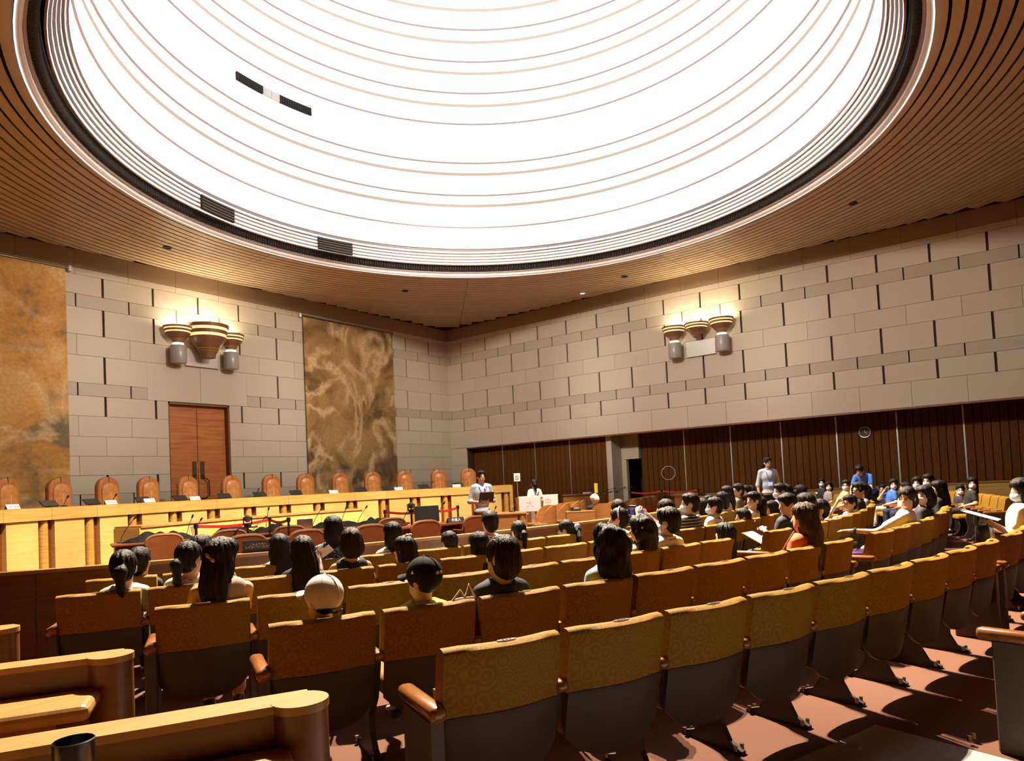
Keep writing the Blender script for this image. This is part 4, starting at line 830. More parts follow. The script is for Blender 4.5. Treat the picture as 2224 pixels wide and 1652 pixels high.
obj('red_ring', join(tube(ring, .008, 6, True), tube([(-.03, -.01, 1.605), (.03, -.01, 1.525)], .007, 6)), M['red'], t, True); obj('heading', box(-.075, .075, -.0095, -.008, 1.655, 1.675), M['palegrey'], t)
t = thing('steel_pole', 'steel belt pole with a yellow upright sleeve beside the low desk', 'barrier post', (-5.51, -9.6, 0)); obj('pole', cyl(0, 0, .02, 1.12, .028, 12), M['alu'], t, True); obj('sleeve', box(-.03, .03, -.03, .03, 1.09, 1.32), M['paint_y'], t); obj('base', cyl(0, 0, 0, .02, .17, 20), M['alu'], t, True)
belt([(-5.35, -9.95), (-4.6, -9.95), (-3.2, -10.3)], .72, '%s short red belt post from the steel pole', 'short belt posts')
belt([(.55, -7.35), (.7, -8.4), (.8, -9.6)], .98, '%s belt post along the gallery wall from the dark doorway', 'gallery belt posts')
t = thing('hoop_stand', 'thin grey hoop on a stand before the boarded gallery wall', 'stand', (-.77, -9.34, 0)); obj('hoop', tube([(.12 * math.cos(R(53)) * math.cos(2 * math.pi * i / 28) * 1.7, -.12 * math.sin(R(53)) * math.cos(2 * math.pi * i / 28) * 1.7, 1.50 + .20 * math.sin(2 * math.pi * i / 28)) for i in range(28)], .014, 6, True), M['concrete'], t, True); obj('pole', cyl(0, 0, .02, 1.31, .012, 8), M['black'], t, True); obj('foot', cyl(0, 0, 0, .02, .18, 18), M['black'], t, True)
t = thing('orange_counter', 'orange-lit wooden counter beyond the striped-top man', 'counter', (-3.46, -10.70, 0), R(-54)); obj('front_panel', box(0, .55, 0, .05, 0, .90), M['wood_mid'], t); obj('top', box(-.02, .58, -.02, .5, .90, .94), M['wood_top'], t); obj('side_panel', box(.50, .55, .05, .48, 0, .9), M['wood_mid'], t)
gr = thing('gallery_rail', 'long orange-lit wooden rail along the foot of the gallery', 'rail', (0, 0, 0))
for k in range(6):
    y0 = -10.2 - 1.7 * k; z = .80 + .02 * k; obj('panel', rbox(-.05, .0, y0 - 1.69, y0, 0, z, .005, 1), M['wood_h'], gr); obj('cap', rbox(-.08, .03, y0 - 1.70, y0, z, z + .04, .008, 1), M['wood_top'], gr)
t = thing('wall_clock', 'dark round clock high on the boarded gallery wall', 'clock', (1.12, -14.4, 2.36)); ck = Matrix.Rotation(R(-90), 4, 'Y')
obj('case', xf(lathe([(.0001, 0), (.15, 0), (.15, .03), (.14, .03), (.13, .02), (.0001, .02)], 28), ck), M['bronze_dark'], t, True); obj('rim', xf(lathe([(.14, .03), (.152, .032), (.152, .02)], 28), ck), M['alu'], t, True); obj('hand', join(box(-.028, -.024, -.006, .006, 0, .09), xf(box(-.028, -.024, -.005, .005, 0, .07), Matrix.Rotation(R(130), 4, 'X'))), M['alu'], t)

# ------------------------------------------------------------------ people: smooth-blended volumes meshed by surface nets
def rotz(a): c, s = math.cos(a), math.sin(a); return np.array([[c, -s, 0], [s, c, 0], [0, 0, 1.]])
def rotx(a): c, s = math.cos(a), math.sin(a); return np.array([[1., 0, 0], [0, c, -s], [0, s, c]])
def roty(a): c, s = math.cos(a), math.sin(a); return np.array([[c, 0, s], [0, 1., 0], [-s, 0, c]])
I3 = np.eye(3)
def cap(a, b, ra, rb=None): return ('c', np.array(a, float), np.array(b, float), ra, ra if rb is None else rb)
def ell(c, r, rot=I3): return ('e', np.array(c, float), np.array(r, float), rot)
def p_bounds(p):
    if p[0] == 'c': r = max(p[3], p[4]); return np.minimum(p[1], p[2]) - r, np.maximum(p[1], p[2]) + r
    h = np.sqrt(((p[3] * p[2]) ** 2).sum(1)); return p[1] - h, p[1] + h
def p_eval(p, X):
    if p[0] == 'c':
        ab = p[2] - p[1]; d = X - p[1]; t = np.clip(d @ ab / max(ab @ ab, 1e-9), 0, 1)
        return np.linalg.norm(d - t[..., None] * ab, axis=-1) - (p[3] + (p[4] - p[3]) * t)
    q = (X - p[1]) @ p[3]; k0 = np.linalg.norm(q / p[2], axis=-1); k1 = np.linalg.norm(q / p[2] ** 2, axis=-1)
    return k0 * (k0 - 1) / np.maximum(k1, 1e-9)
def nets(prims, h, k=.02, cuts=(), planes=()):
    """blend prims, subtract cuts and half-spaces (n, d: keep n.x < d), return a closed quad mesh"""
    B = [p_bounds(p) for p in prims]; lo = np.min([b[0] for b in B], 0) - 2.5 * h; hi = np.max([b[1] for b in B], 0) + 2.5 * h
    n = np.ceil((hi - lo) / h).astype(int) + 1; F = np.full(n, .2, np.float32); ax = [lo[i] + h * np.arange(n[i]) for i in range(3)]
    def region(b, m):
        i0 = np.maximum(np.floor((b[0] - m - lo) / h).astype(int), 0); i1 = np.minimum(np.ceil((b[1] + m - lo) / h).astype(int) + 1, n)
        s = tuple(slice(i0[i], i1[i]) for i in range(3)); return s, np.stack(np.meshgrid(*[ax[i][s[i]] for i in range(3)], indexing='ij'), -1)
    for p, b in zip(prims, B):
        s, X = region(b, k + 2 * h); d = p_eval(p, X); a = F[s]; q = np.maximum(k - np.abs(a - d), 0) / k; F[s] = np.minimum(a, d) - q * q * k * .25
    for p in cuts:
        s, X = region(p_bounds(p), 3 * h); F[s] = np.maximum(F[s], -p_eval(p, X))
    if planes:
        X = np.stack(np.meshgrid(*ax, indexing='ij'), -1)
        for nn, d in planes: F = np.maximum(F, X @ np.array(nn) - d)
    S = F < 0; c = np.zeros(n - 1, int)
    for i in (0, 1):
        for j in (0, 1):
            for l in (0, 1): c += S[i:n[0] - 1 + i, j:n[1] - 1 + j, l:n[2] - 1 + l]
    act = (c > 0) & (c < 8); idx = np.full(n - 1, -1); cells = np.argwhere(act); idx[act] = np.arange(len(cells))
    acc = np.zeros((len(cells), 3)); cnt = np.zeros(len(cells))
    for a in range(3):
        e = np.eye(3, dtype=int)[a]; o = [x for x in range(3) if x != a]
        for u in (0, 1):
            for v in (0, 1):
                off = np.zeros(3, int); off[o[0]] = u; off[o[1]] = v; p0 = cells + off; p1 = p0 + e
                f0 = F[p0[:, 0], p0[:, 1], p0[:, 2]]; f1 = F[p1[:, 0], p1[:, 1], p1[:, 2]]; m = (f0 < 0) != (f1 < 0); t = np.where(m, f0 / np.where(f0 == f1, 1, f0 - f1), 0)
                acc += (p0 + t[:, None] * e) * m[:, None]; cnt += m
    V = lo + h * acc / cnt[:, None]; Q = []
    for a in range(3):
        b, d = (a + 1) % 3, (a + 2) % 3; e = np.eye(3, dtype=int); sh = [slice(1, n[i] - 1) for i in range(3)]; sh[a] = slice(0, n[a] - 1); sh1 = list(sh); sh1[a] = slice(1, n[a])
        s0, s1 = S[tuple(sh)], S[tuple(sh1)]; w = np.argwhere(s0 != s1); st = np.array([x.start for x in sh]); g = w + st; fl = s0[tuple(w.T)]
        g2 = [g - e[b] - e[d], g - e[d], g, g - e[b]]; q = np.stack([idx[tuple(x.T)] for x in g2], 1); q[~fl] = q[~fl][:, ::-1]; Q.append(q)
    Q = np.concatenate(Q); Q = Q[(Q >= 0).all(1)]
    return V, Q
def np_mesh(name, VQ, material):
    V, Q = VQ; me = bpy.data.meshes.new(name); me.vertices.add(len(V)); me.vertices.foreach_set('co', np.ascontiguousarray(V, np.float32).ravel())
    me.loops.add(Q.size); me.loops.foreach_set('vertex_index', np.ascontiguousarray(Q, np.int32).ravel()); me.polygons.add(len(Q)); me.polygons.foreach_set('loop_start', np.arange(0, Q.size, 4, dtype=np.int32))
    me.polygons.foreach_set('loop_total', np.full(len(Q), 4, np.int32)); me.polygons.foreach_set('use_smooth', np.ones(len(Q), bool)); me.update(calc_edges=True); me.materials.append(material); return me
HANDS = {}
def hand(curl, mirror, h=.0065):
    key = (curl, mirror, h)
    if key in HANDS: return HANDS[key]
    P = [ell((0, .045, 0), (.038, .048, .014)), cap((0, -.01, 0), (0, .03, 0), .022, .020)]
    for x, L in ((-.030, .060), (-.010, .074), (.011, .070), (.031, .054)):
        a = np.array([x, .082, 0]); c1 = curl * .8; b = a + L * .52 * np.array([x * 2.2, math.cos(c1), -math.sin(c1)]); c2 = curl * 1.9; c = b + L * .52 * np.array([x * 1., math.cos(c2), -math.sin(c2)])
        P += [cap(a - [0, .02, 0], b, .0088, .008), cap(b, c, .008, .0065)]
    P += [cap((-.028, .02, -.004), (-.056, .055, -.012), .0105, .009), cap((-.056, .055, -.012), (-.058, .085, -.022), .009, .007)]
    V, Q = nets(P, h, .006)
    if mirror: V = V * [-1, 1, 1]; Q = Q[:, ::-1]
    HANDS[key] = (V, Q); return HANDS[key]
CLOTH = dict(lightgrey=(.55, .54, .55), black=(.016, .016, .018), white=(.80, .79, .78), beige=(.50, .33, .24), lilac=(.55, .52, .62), yellow=(.62, .58, .10), navy=(.016, .018, .045), paleblue=(.42, .55, .72), cream=(.72, .64, .52),
             khaki=(.38, .31, .17), grey=(.25, .26, .30), olive=(.16, .13, .085), blue=(.05, .16, .62), orange=(.62, .13, .045), mauve=(.36, .29, .31), denim=(.09, .15, .32), shirtblue=(.46, .51, .64))
def cloth(c):
    if c == 'pattern':
        m = mat('speckled', (.03, .05, .08), .7); nt = m.node_tree
        if len(nt.nodes) < 4:
            tc = nt.nodes.new('ShaderNodeTexCoord'); v = nt.nodes.new('ShaderNodeTexVoronoi'); v.inputs['Scale'].default_value = 55; r = nt.nodes.new('ShaderNodeValToRGB')
            r.color_ramp.elements[0].position = .22; r.color_ramp.elements[0].color = (.45, .50, .45, 1); r.color_ramp.elements[1].position = .34; r.color_ramp.elements[1].color = (.015, .03, .05, 1)
            nt.links.new(tc.outputs['Object'], v.inputs['Vector']); nt.links.new(v.outputs['Distance'], r.inputs[0]); nt.links.new(r.outputs[0], nt.nodes['Principled BSDF'].inputs['Base Color'])
        return m
    if c == 'stripe':
        m = mat('striped', (.02, .02, .02), .7); nt = m.node_tree
        if len(nt.nodes) < 4:
            tc = nt.nodes.new('ShaderNodeTexCoord'); w = nt.nodes.new('ShaderNodeTexWave'); w.bands_direction = 'Z'; w.inputs['Scale'].default_value = 9; r = nt.nodes.new('ShaderNodeValToRGB')
            r.color_ramp.elements[0].position = .80; r.color_ramp.elements[0].color = (.016, .016, .018, 1); r.color_ramp.elements[1].position = .90; r.color_ramp.elements[1].color = (.5, .5, .48, 1)
            nt.links.new(tc.outputs['Object'], w.inputs['Vector']); nt.links.new(w.outputs['Color'], r.inputs[0]); nt.links.new(r.outputs[0], nt.nodes['Principled BSDF'].inputs['Base Color'])
        return m
    if c == 'blackprint': c = 'black'
    return mat('cloth_' + c, tuple(v * .85 for v in CLOTH[c]), .8, var=.12, scale=7, bump=.25, sheen=.05)
SEAT = .42
def person(loc, rz, label, kind, hair, hc, top, sleeve, bot, yaw, pitch, mask, glasses, pose, sit=.78, stand=0., near=False, group=None, cap_col=None):
    kid = kind == 'k'; hs = (.92 if kid else (1.0 if kind == 'm' else .97)); h = .0125 if near else .019
    t = thing('person', label, 'person', loc, rz, group)
    if stand: b = stand / 1.70
    else: b = min(1.04, max(.66, sit / .80))
    wm = b * (1.04 if kind == 'm' else (.93 if kind == 'w' else .95)); sk = M['skin2'] if kind == 'm' else M['skin']
    if stand:
        lb = 45 if pose == 'bend' else 0; hipz = .50 * stand; y0 = 0.; La = R(lb)
        up = lambda d: np.array([0, d * math.sin(La), d * math.cos(La)])
        hip = np.array([0, 0, hipz]); nb = hip + up(stand - hipz - .275 * hs)
    else:
        y0 = .235 * (1 if not kid else .92); hip = np.array([0, y0, SEAT + .085 * b]); nb = np.array([0, .165, SEAT + sit - .275 * hs])
    ud = (nb - hip) / np.linalg.norm(nb - hip); L = np.linalg.norm(nb - hip); fw = np.cross([1, 0, 0], ud); fw = -fw if fw[1] < 0 else fw
    T = lambda x, f, u: hip + np.array([x, 0, 0]) + fw * f + ud * u
    tr = np.stack([[1, 0, 0], fw, ud], 1)
    sh_z = L - .055 * b; sw = .158 * wm
    ends = {}
    for s in (-1, 1):
        S = T(s * sw, 0, sh_z)
        if stand: E_, W_ = S + [s * .07 * b, -.02, -.29 * b], S + [s * .075 * b, .05, -.53 * b]
        else: E_, W_ = np.array([s * .23 * wm, .16, SEAT + .23 * b]), np.array([s * .10 * wm, .40 * b, SEAT + .17 * b])
        cu, pal = .45, (0, 0, -1)
        if pose == 'chin' and s == 1: E_, W_ = T(.16 * wm, .22, L * .42), nb + [.055, .14, .035]; cu, pal = 1.0, (-.6, -.6, 0)
        if pose == 'brow' and s == -1: E_, W_ = T(-.22 * wm, .25, L * .55), nb + [-.10, .13, .16]; cu, pal = .8, (.8, 0, -.3)
        if pose == 'phone' and s == -1: E_, W_ = T(-.24 * wm, .14, L * .35), T(-.18, .32, L * .80); cu, pal = .6, (.3, .2, .8)
        if pose == 'reach' and s == -1: E_, W_ = S + [-.12, .24, -.15], S + [-.20, .46, -.13]; cu, pal = .25, (0, .1, -1)
        if pose == 'film': E_, W_ = T(s * .24 * wm, .20, L * .75), nb + [s * .07 - .06, .27, .11]; cu, pal = .9, (-s, 0, 0)
        if pose == 'write' : E_, W_ = np.array([s * .22 * wm, .22, SEAT + .25 * b]), np.array([s * .09, .42 * b, SEAT + (.36 if s < 0 else .28) * b]); cu, pal = .7, (-s * .5, 0, -1)
        if pose == 'hold': E_, W_ = S + [s * .08 * b, -.02, -.28 * b], S + [-s * (.045 if s > 0 else .09), .22, -.30 * b]; cu, pal = .8, (-s * .3, -.5, .3)
        if pose == 'bend': E_, W_ = S + [s * .05, .10, -.26 * b], S + [s * .02, .25, -.42 * b]
        if pose == 'desk': E_, W_ = S + [s * .06, .22, -.2 * b], S + [-s * .02, .40, -.20 * b]
        ends[s] = (S, np.array(E_, float), np.array(W_, float), cu, np.array(pal, float))
    body, shirt, pants, shoes = [], [], [], []
    tor = [ell(T(0, .0, .02 * b), (.150 * wm, .105 * b, .12 * b), tr), ell(T(0, .005, L * .38), (.128 * wm, .095 * b, .17 * b), tr), ell(T(0, .005, L * .70), (.152 * wm, .105 * b, .16 * b), tr), cap(T(-.6 * sw, -.005, L - .045 * b), T(.6 * sw, -.005, L - .045 * b), .056 * b)]
    neck = [cap(nb - ud * .04, nb + ud * .06 * hs + fw * .012, .05 * hs * (1.05 if kind == 'm' else .92), .047 * hs), cap(T(-.5 * sw, -.01, L - .035 * b), T(.5 * sw, -.01, L - .035 * b), .045 * b), ]
    body += tor + neck
    shirt += [('e', p[1], p[2] + .014, p[3]) if p[0] == 'e' else (p[0], p[1], p[2], p[3] + .010, p[4] + .010) for p in tor]
    hm = []
    for s, (S, E_, W_, cu, pal) in ends.items():
        body += [cap(S, E_, .047 * b, .038 * b), cap(E_, W_, .038 * b, .026 * b)]
        if sleeve == 's': shirt += [cap(S, S + (E_ - S) * .62, .060 * b, .056 * b)]
        elif sleeve == 'h': shirt += [cap(S, E_, .056 * b, .047 * b), cap(E_, E_ + (W_ - E_) * .15, .047 * b, .045 * b)]
        elif sleeve == 'l': shirt += [cap(S, E_, .058 * b, .048 * b), cap(E_, E_ + (W_ - E_) * .92, .047 * b, .036 * b)]
        d = (W_ - E_) / np.linalg.norm(W_ - E_); pz = -pal; x = np.cross(d, pz); x /= np.linalg.norm(x); z = np.cross(x, d)
        Vh, Qh = hand(cu, s < 0, .0065 if (near or pose in ('reach', 'film', 'write', 'hold', 'brow')) else .009); hm.append((W_ + (Vh * b * .98) @ np.stack([x, d, z]), Qh))
    for s in (-1, 1):
        if stand:
            H_ = np.array([s * .075 * wm, -.01, hipz - .01]); K_ = np.array([s * .085 * wm, .015, .265 * stand]); An = np.array([s * .09 * wm, -.02, .045 * stand])
        else:
            sh = min(.40 * b, SEAT - .02); H_ = np.array([s * .08 * wm, y0, SEAT + .07 * b]); K_ = np.array([s * .10 * wm, y0 + .36 * b, SEAT + .065 * b]); An = np.array([s * .10 * wm, y0 + .38 * b, max(.075, SEAT + .065 * b - sh)])
        body += [cap(H_, K_, .074 * b, .050 * b), cap(K_, An, .047 * b, .034 * b), cap(An, An + [s * .015, .12 * b, -.035 * b], .032 * b, .026 * b)]
        pants += [cap(H_, K_, .086 * b, .063 * b), cap(K_, An + [0, 0, .04], .060 * b, .052 * b)]
        fo = An + np.array([0, 0, -.03 * b]); shoes.append([cap(fo + [0, -.035 * b, -.012], fo + [s * .012, .15 * b, -.018], .036 * b, .030 * b), ell(fo + [0, .0, .0], (.038 * b, .06 * b, .045 * b))])
    pants += [ell(T(0, .0, .01 * b), (.166 * wm, .122 * b, .115 * b), tr)]
    # head
    Rh = (rotz(R(yaw)) @ rotx(R(pitch))); hcn = nb + ud * .145 * hs + fw * .012
    if pose == 'bend': Rh = rotz(R(yaw)) @ rotx(R(-25)); 
    hp = lambda x, y, z: hcn + hs * (Rh @ np.array([x, y, z])); he = lambda c, r: ell(hp(*c), np.array(r) * hs, Rh); hcp = lambda a, c, ra, rb: cap(hp(*a), hp(*c), ra * hs, rb * hs)
    body += [he((0, -.008, .028), (.076, .094, .094)), he((0, .022, -.045), (.060, .068, .078)), hcp((0, .086, .008), (0, .103, -.022), .009, .014), he((.076, -.008, -.012), (.012, .022, .032)), he((-.076, -.008, -.012), (.012, .022, .032)), he((0, .075, -.065), (.026, .016, .012))]
    V, Q = nets(body, h, .022); k = len(V); Vs, Qs = [V], [Q]
    for v, q in hm: Vs.append(v); Qs.append(q + k); k += len(v)
    link('body', np_mesh('body', (np.concatenate(Vs), np.concatenate(Qs)), sk), t)
    tm = cloth(top); pm = cloth(bot)
    so = link('shirt', np_mesh('shirt', nets(shirt, h, .03, [cap(nb + ud * .0, nb + ud * .2, .058 * hs + .006)]), tm), t); link('trousers', np_mesh('trousers', nets(pants, max(h, .016), .03), pm), t)
    if kind != 'w' or sleeve == 'h':
        cl = []
        for i in range(14):
            a = 2 * math.pi * i / 14; cl.append(tuple(nb + ud * (.012 - .012 * math.sin(a)) + np.array([math.cos(a), 0, 0]) * .062 * hs + fw * .060 * hs * math.sin(a)))
        obj('collar', tube(cl, .011, 6, True), tm, so, True)
    for q in shoes: link('shoe', np_mesh('shoe', nets(q, .014, .02), M['black']), t)
    # hair
    H = [he((0, -.014, .034), (.088, .106, .102))]; face = [he((0, .118, -.035), (.078, .080, .105))]; rg = np.random.default_rng(abs(hash(label)) % 1000 if False else len(label) * 7 + int(yaw) + 90)
    ears = [he((s * .088, .0, -.035), (.03, .035, .05)) for s in (-1, 1)]
    cuts = face + ears; parts = []
    if hair in ('short', 'pony', 'ribbon', 'band', 'bcap', 'wcap', 'bun'): H += [he((0, -.045, -.02), (.074, .066, .082))]
    if hair == 'short': H += [he((0, .045, .085), (.068, .045, .036))]
    if hair == 'bobshort': H += [he((0, -.04, -.035), (.094, .080, .092))]; cuts = face
    if hair in ('bob', 'long', 'longer', 'longbow', 'clip', 'wavy'): H += [he((0, -.030, -.055), (.100, .084, .118)), he((0, .02, .07), (.078, .08, .06))]; cuts = face
    if hair in ('long', 'longbow', 'clip'): H += [he((0, -.078, -.16), (.098, .050, .17))]
    if hair == 'longer': H += [he((0, -.080, -.20), (.112, .056, .24))]
    if hair in ('wavy', 'curly'):
        for i in range(46 if hair == 'wavy' else 40):
            a = rg.uniform(.15, 2 * math.pi - .15) + math.pi / 2; u = rg.uniform(-.17 if hair == 'wavy' else -.02, .10); r = (.085 if u < .03 else .07); H.append(he((r * math.cos(a) * 1.05, r * math.sin(a) - .02, u), (.034, .034, .034) if hair == 'curly' else (.032, .032, .05)))
        if hair == 'wavy': H += [he((0, -.06, -.13), (.105, .065, .11))]
    if hair in ('pony', 'ribbon'):
        H += [hcp((0, -.10, .0), (0, -.15, -.03), .034, .042), hcp((0, -.15, -.03), (0, -.145, -.15), .042, .026), hcp((0, -.145, -.15), (.01, -.14, -.20), .026, .012)]
    if hair == 'band': H += [he((0, -.12, .0), (.05, .045, .05))]
    if hair == 'clip': H += [he((.0, .03, .07), (.083, .075, .05))]
    if hair in ('bcap', 'wcap'): H = [he((0, -.018, .0), (.078, .089, .080))]
    HV, HQ = nets(H, h * (.85 if not near else .72), .022, cuts)
    q_ = (HV - hcn) @ Rh; az = np.arctan2(q_[:, 0], -q_[:, 1]); nr = q_ * [1, 1, .25]; nr /= np.maximum(np.linalg.norm(nr, axis=1, keepdims=True), 1e-6); ph_ = rg.uniform(0, 6.28, 3)
    amp = .0032 * np.sin(19 * az + 1.6 * np.sin(22 * q_[:, 2] + ph_[0])) + .0026 * np.sin(11 * az + 9 * q_[:, 2] + ph_[1]) + (.006 * np.sin(34 * q_[:, 2] + 5 * az + ph_[2]) if hair in ('wavy', 'longer') and hc != 'k' or hair == 'wavy' else 0)
    amp = amp * (0 if hair in ('bcap', 'wcap') else 1)
    HV = HV + (nr * np.clip(amp, -.006, .01)[:, None]) @ Rh.T
    link('hair', np_mesh('hair', (HV, HQ), M['hair_' + hc]), t)
    XF = lambda m: ([tuple(hp(*p)) for p in m[0]], m[1])
    if hair in ('bcap', 'wcap'):
        cm_ = M['black_cap'] if hair == 'bcap' else M['white_cap']
        cp = link('cap', np_mesh('cap', nets([he((0, -.010, .032), (.094, .114, .104))], h * .8, .02, [he((0, .12, -.06), (.1, .09, .075))], [(-(Rh @ np.array([0, .12, .99])), -float((Rh @ np.array([0, .12, .99])) @ hp(0, 0, -.050)))]), cm_), t)
        V = []; n = 12
        for i in range(n + 1):
            a = math.pi * (i / n); x, y = .082 * math.cos(a), .07 + .105 * math.sin(a); dr = -.022 * (math.cos(a)) ** 2
            V += [(x, .065 + .02 * math.sin(a), .035 + dr), (x * 1.02, y, .018 + dr), (x * 1.02, y, .024 + dr), (x, .065 + .02 * math.sin(a), .041 + dr)]
        obj('brim', XF((V, [(4 * i + q, 4 * i + (q + 1) % 4, 4 * i + 4 + (q + 1) % 4, 4 * i + 4 + q) for i in range(n) for q in range(4)])), cm_, cp, True)
        for k in range(6):
            a = math.pi * k / 3 + .52; pts = [(.0955 * math.sin(u) * math.cos(a), -.010 + .1155 * math.sin(u) * math.sin(a), .032 + .1055 * math.cos(u)) for u in np.linspace(.12, 1.75, 9)]
            if math.sin(a) < .3: obj('seam', XF(tube(pts, .0022, 5)), cm_, cp, True)
        obj('button', XF(sph((0, -.01, .137), (.008, .008, .005), 8, 5)), cm_, cp, True)
        if hair == 'bcap':
            bars = [box(-.028 + .014 * i, -.019 + .014 * i, -.002, .002, -.008, .008) for i in range(4)]
            obj('badge', XF(xf(join(*bars), Matrix.Translation((.0, -.122, .045)) )), M['paper'], cp)
            obj('side_badge', XF(xf(prism([(-.008, 0), (.008, 0), (0, .018)], 'x', -.002, .002), Matrix.Translation((-.0935, .0, .045)))), M['gold'], cp)
        else: obj('strap', XF(tube([(-.05, -.098, -.05), (0, -.116, -.055), (.05, -.098, -.05)], .005, 6)), M['black'], cp, True)
    if hair == 'pony' and kid: obj('hair_tie', XF(lathe([(.03, -.012), (.042, -.01), (.042, .01), (.03, .012)], 14, cx=0, cy=-.14, z=-.05)), M['paper'], t, True)
    if hair == 'ribbon':
        for s in (-1, 1): obj('ribbon', XF(xf(sph((s * .05, 0, 0), (.055, .018, .042), 12, 8), Matrix.Translation((0, -.155, .03)) @ Matrix.Rotation(R(15) * s, 4, 'Y'))), cloth('paleblue'), t, True)
        obj('ribbon_knot', XF(sph((0, -.17, .03), .02, 10, 6)), cloth('paleblue'), t, True)
        for s in (-1, 1): obj('ribbon_tail', XF(tube([(0, -.165, .02), (s * .035, -.17, -.05), (s * .045, -.165, -.10)], [.012, .02, .022], 6)), cloth('paleblue'), t, True)
    if hair == 'longbow':
        for s in (-1, 1): obj('hair_bow', XF(sph((.03 + s * .026, -.03, .137), (.026, .012, .016), 10, 6)), M['paper'], t, True)
    if hair == 'band': obj('hairband', XF(tube([(.094 * math.cos(a), -.02, .04 + .104 * math.sin(a)) for a in np.linspace(-.2, math.pi + .2, 16)], .007, 6)), M['paper'], t, True)
    if hair == 'clip':
        for s in (-1, 1): obj('hair_clip', XF(xf(sph((s * .020, 0, 0), (.021, .006, .012), 10, 6), Matrix.Translation((.02, -.124, .02)) @ Matrix.Rotation(R(38), 4, 'Y'))), M['gold'], t, True)
        obj('hair_clip_knot', XF(sph((.02, -.128, .02), .007, 8, 5)), M['gold'], t, True)
    # face
    if abs(yaw) > 22 or stand:
        for s in (-1, 1):
            obj('eye', XF(sph((s * .030, .0815, .004), (.0115, .006, .0065), 8, 5)), M['eye'], t, True)
            obj('eyebrow', XF(tube([(s * .018, .088, .022), (s * .032, .086, .026), (s * .046, .076, .022)], .0035, 5)), M['hair_k'], t, True)
        if not mask: obj('mouth', XF(tube([(-.02, .088, -.064), (0, .0925, -.066), (.02, .088, -.064)], .005, 6)), M['lip'], t, True)
    if mask:
        fm = link('face_mask', np_mesh('face_mask', nets([he((0, .030, -.050), (.068, .078, .062)), hcp((0, .095, -.02), (0, .100, -.06), .02, .02)], h * .75, .02, [], [(-(Rh @ np.array([0, 1., 0])), -float((Rh @ np.array([0, 1., 0])) @ hp(0, .035, 0))), (Rh @ np.array([0, 0, 1.]), float((Rh @ np.array([0, 0, 1.])) @ hp(0, 0, -.012)))]), M['mask']), t)
        for s in (-1, 1): obj('ear_loop', XF(tube([(s * .062, .045, -.03), (s * .082, .0, -.01), (s * .084, -.02, -.015)], .0025, 5)), M['mask'], fm, True)
    if glasses:
        g = [tube([(s * .031 + .024 * math.cos(a), .098, .003 + .018 * math.sin(a)) for a in np.linspace(0, 2 * math.pi, 13)[:-1]], .0028, 5, True) for s in (-1, 1)]
        g += [tube([(s * .055, .096, .006), (s * .078, .02, .006), (s * .080, -.015, -.004)], .0028, 5) for s in (-1, 1)] + [tube([(-.008, .100, .004), (.008, .100, .004)], .0028, 5)]
        obj('glasses', XF(join(*g)), M['black'], t, True)
    if top == 'blackprint': obj('print', xf(box(-.075, .075, -.004, .004, -.02, .02), Matrix.Translation(T(0, .125 * b, L * .72))), M['paper'], so)
    if pose == 'strap': obj('bag_strap', tube([tuple(T(.11 * wm, -.125 * b, L * .1)), tuple(T(.115 * wm, -.128 * b, L * .55)), tuple(T(.10 * wm, -.095 * b, L - .03)), tuple(T(.095 * wm, -.01, L + .015)), tuple(T(.08, .11, L * .8))], .011, 6), M['black'], t, True)
    return t, dict(nb=nb, ends=ends, hp=hp, T=T, L=L)
M['black_cap'] = mat('black_cap', (.010, .012, .008), .8, spec=.15); M['white_cap'] = mat('white_cap', (.66, .63, .57), .8, var=.06, scale=20)
for M_n in ('paper',): pass
def wl(t, v): return t.matrix_basis @ Vector(v)
def placed(o, t):   # a thing that someone holds: it gets the holder's turn and place but stays its own object
    o.location = wl(t, (0, 0, 0)); o.rotation_euler = t.rotation_euler; return o
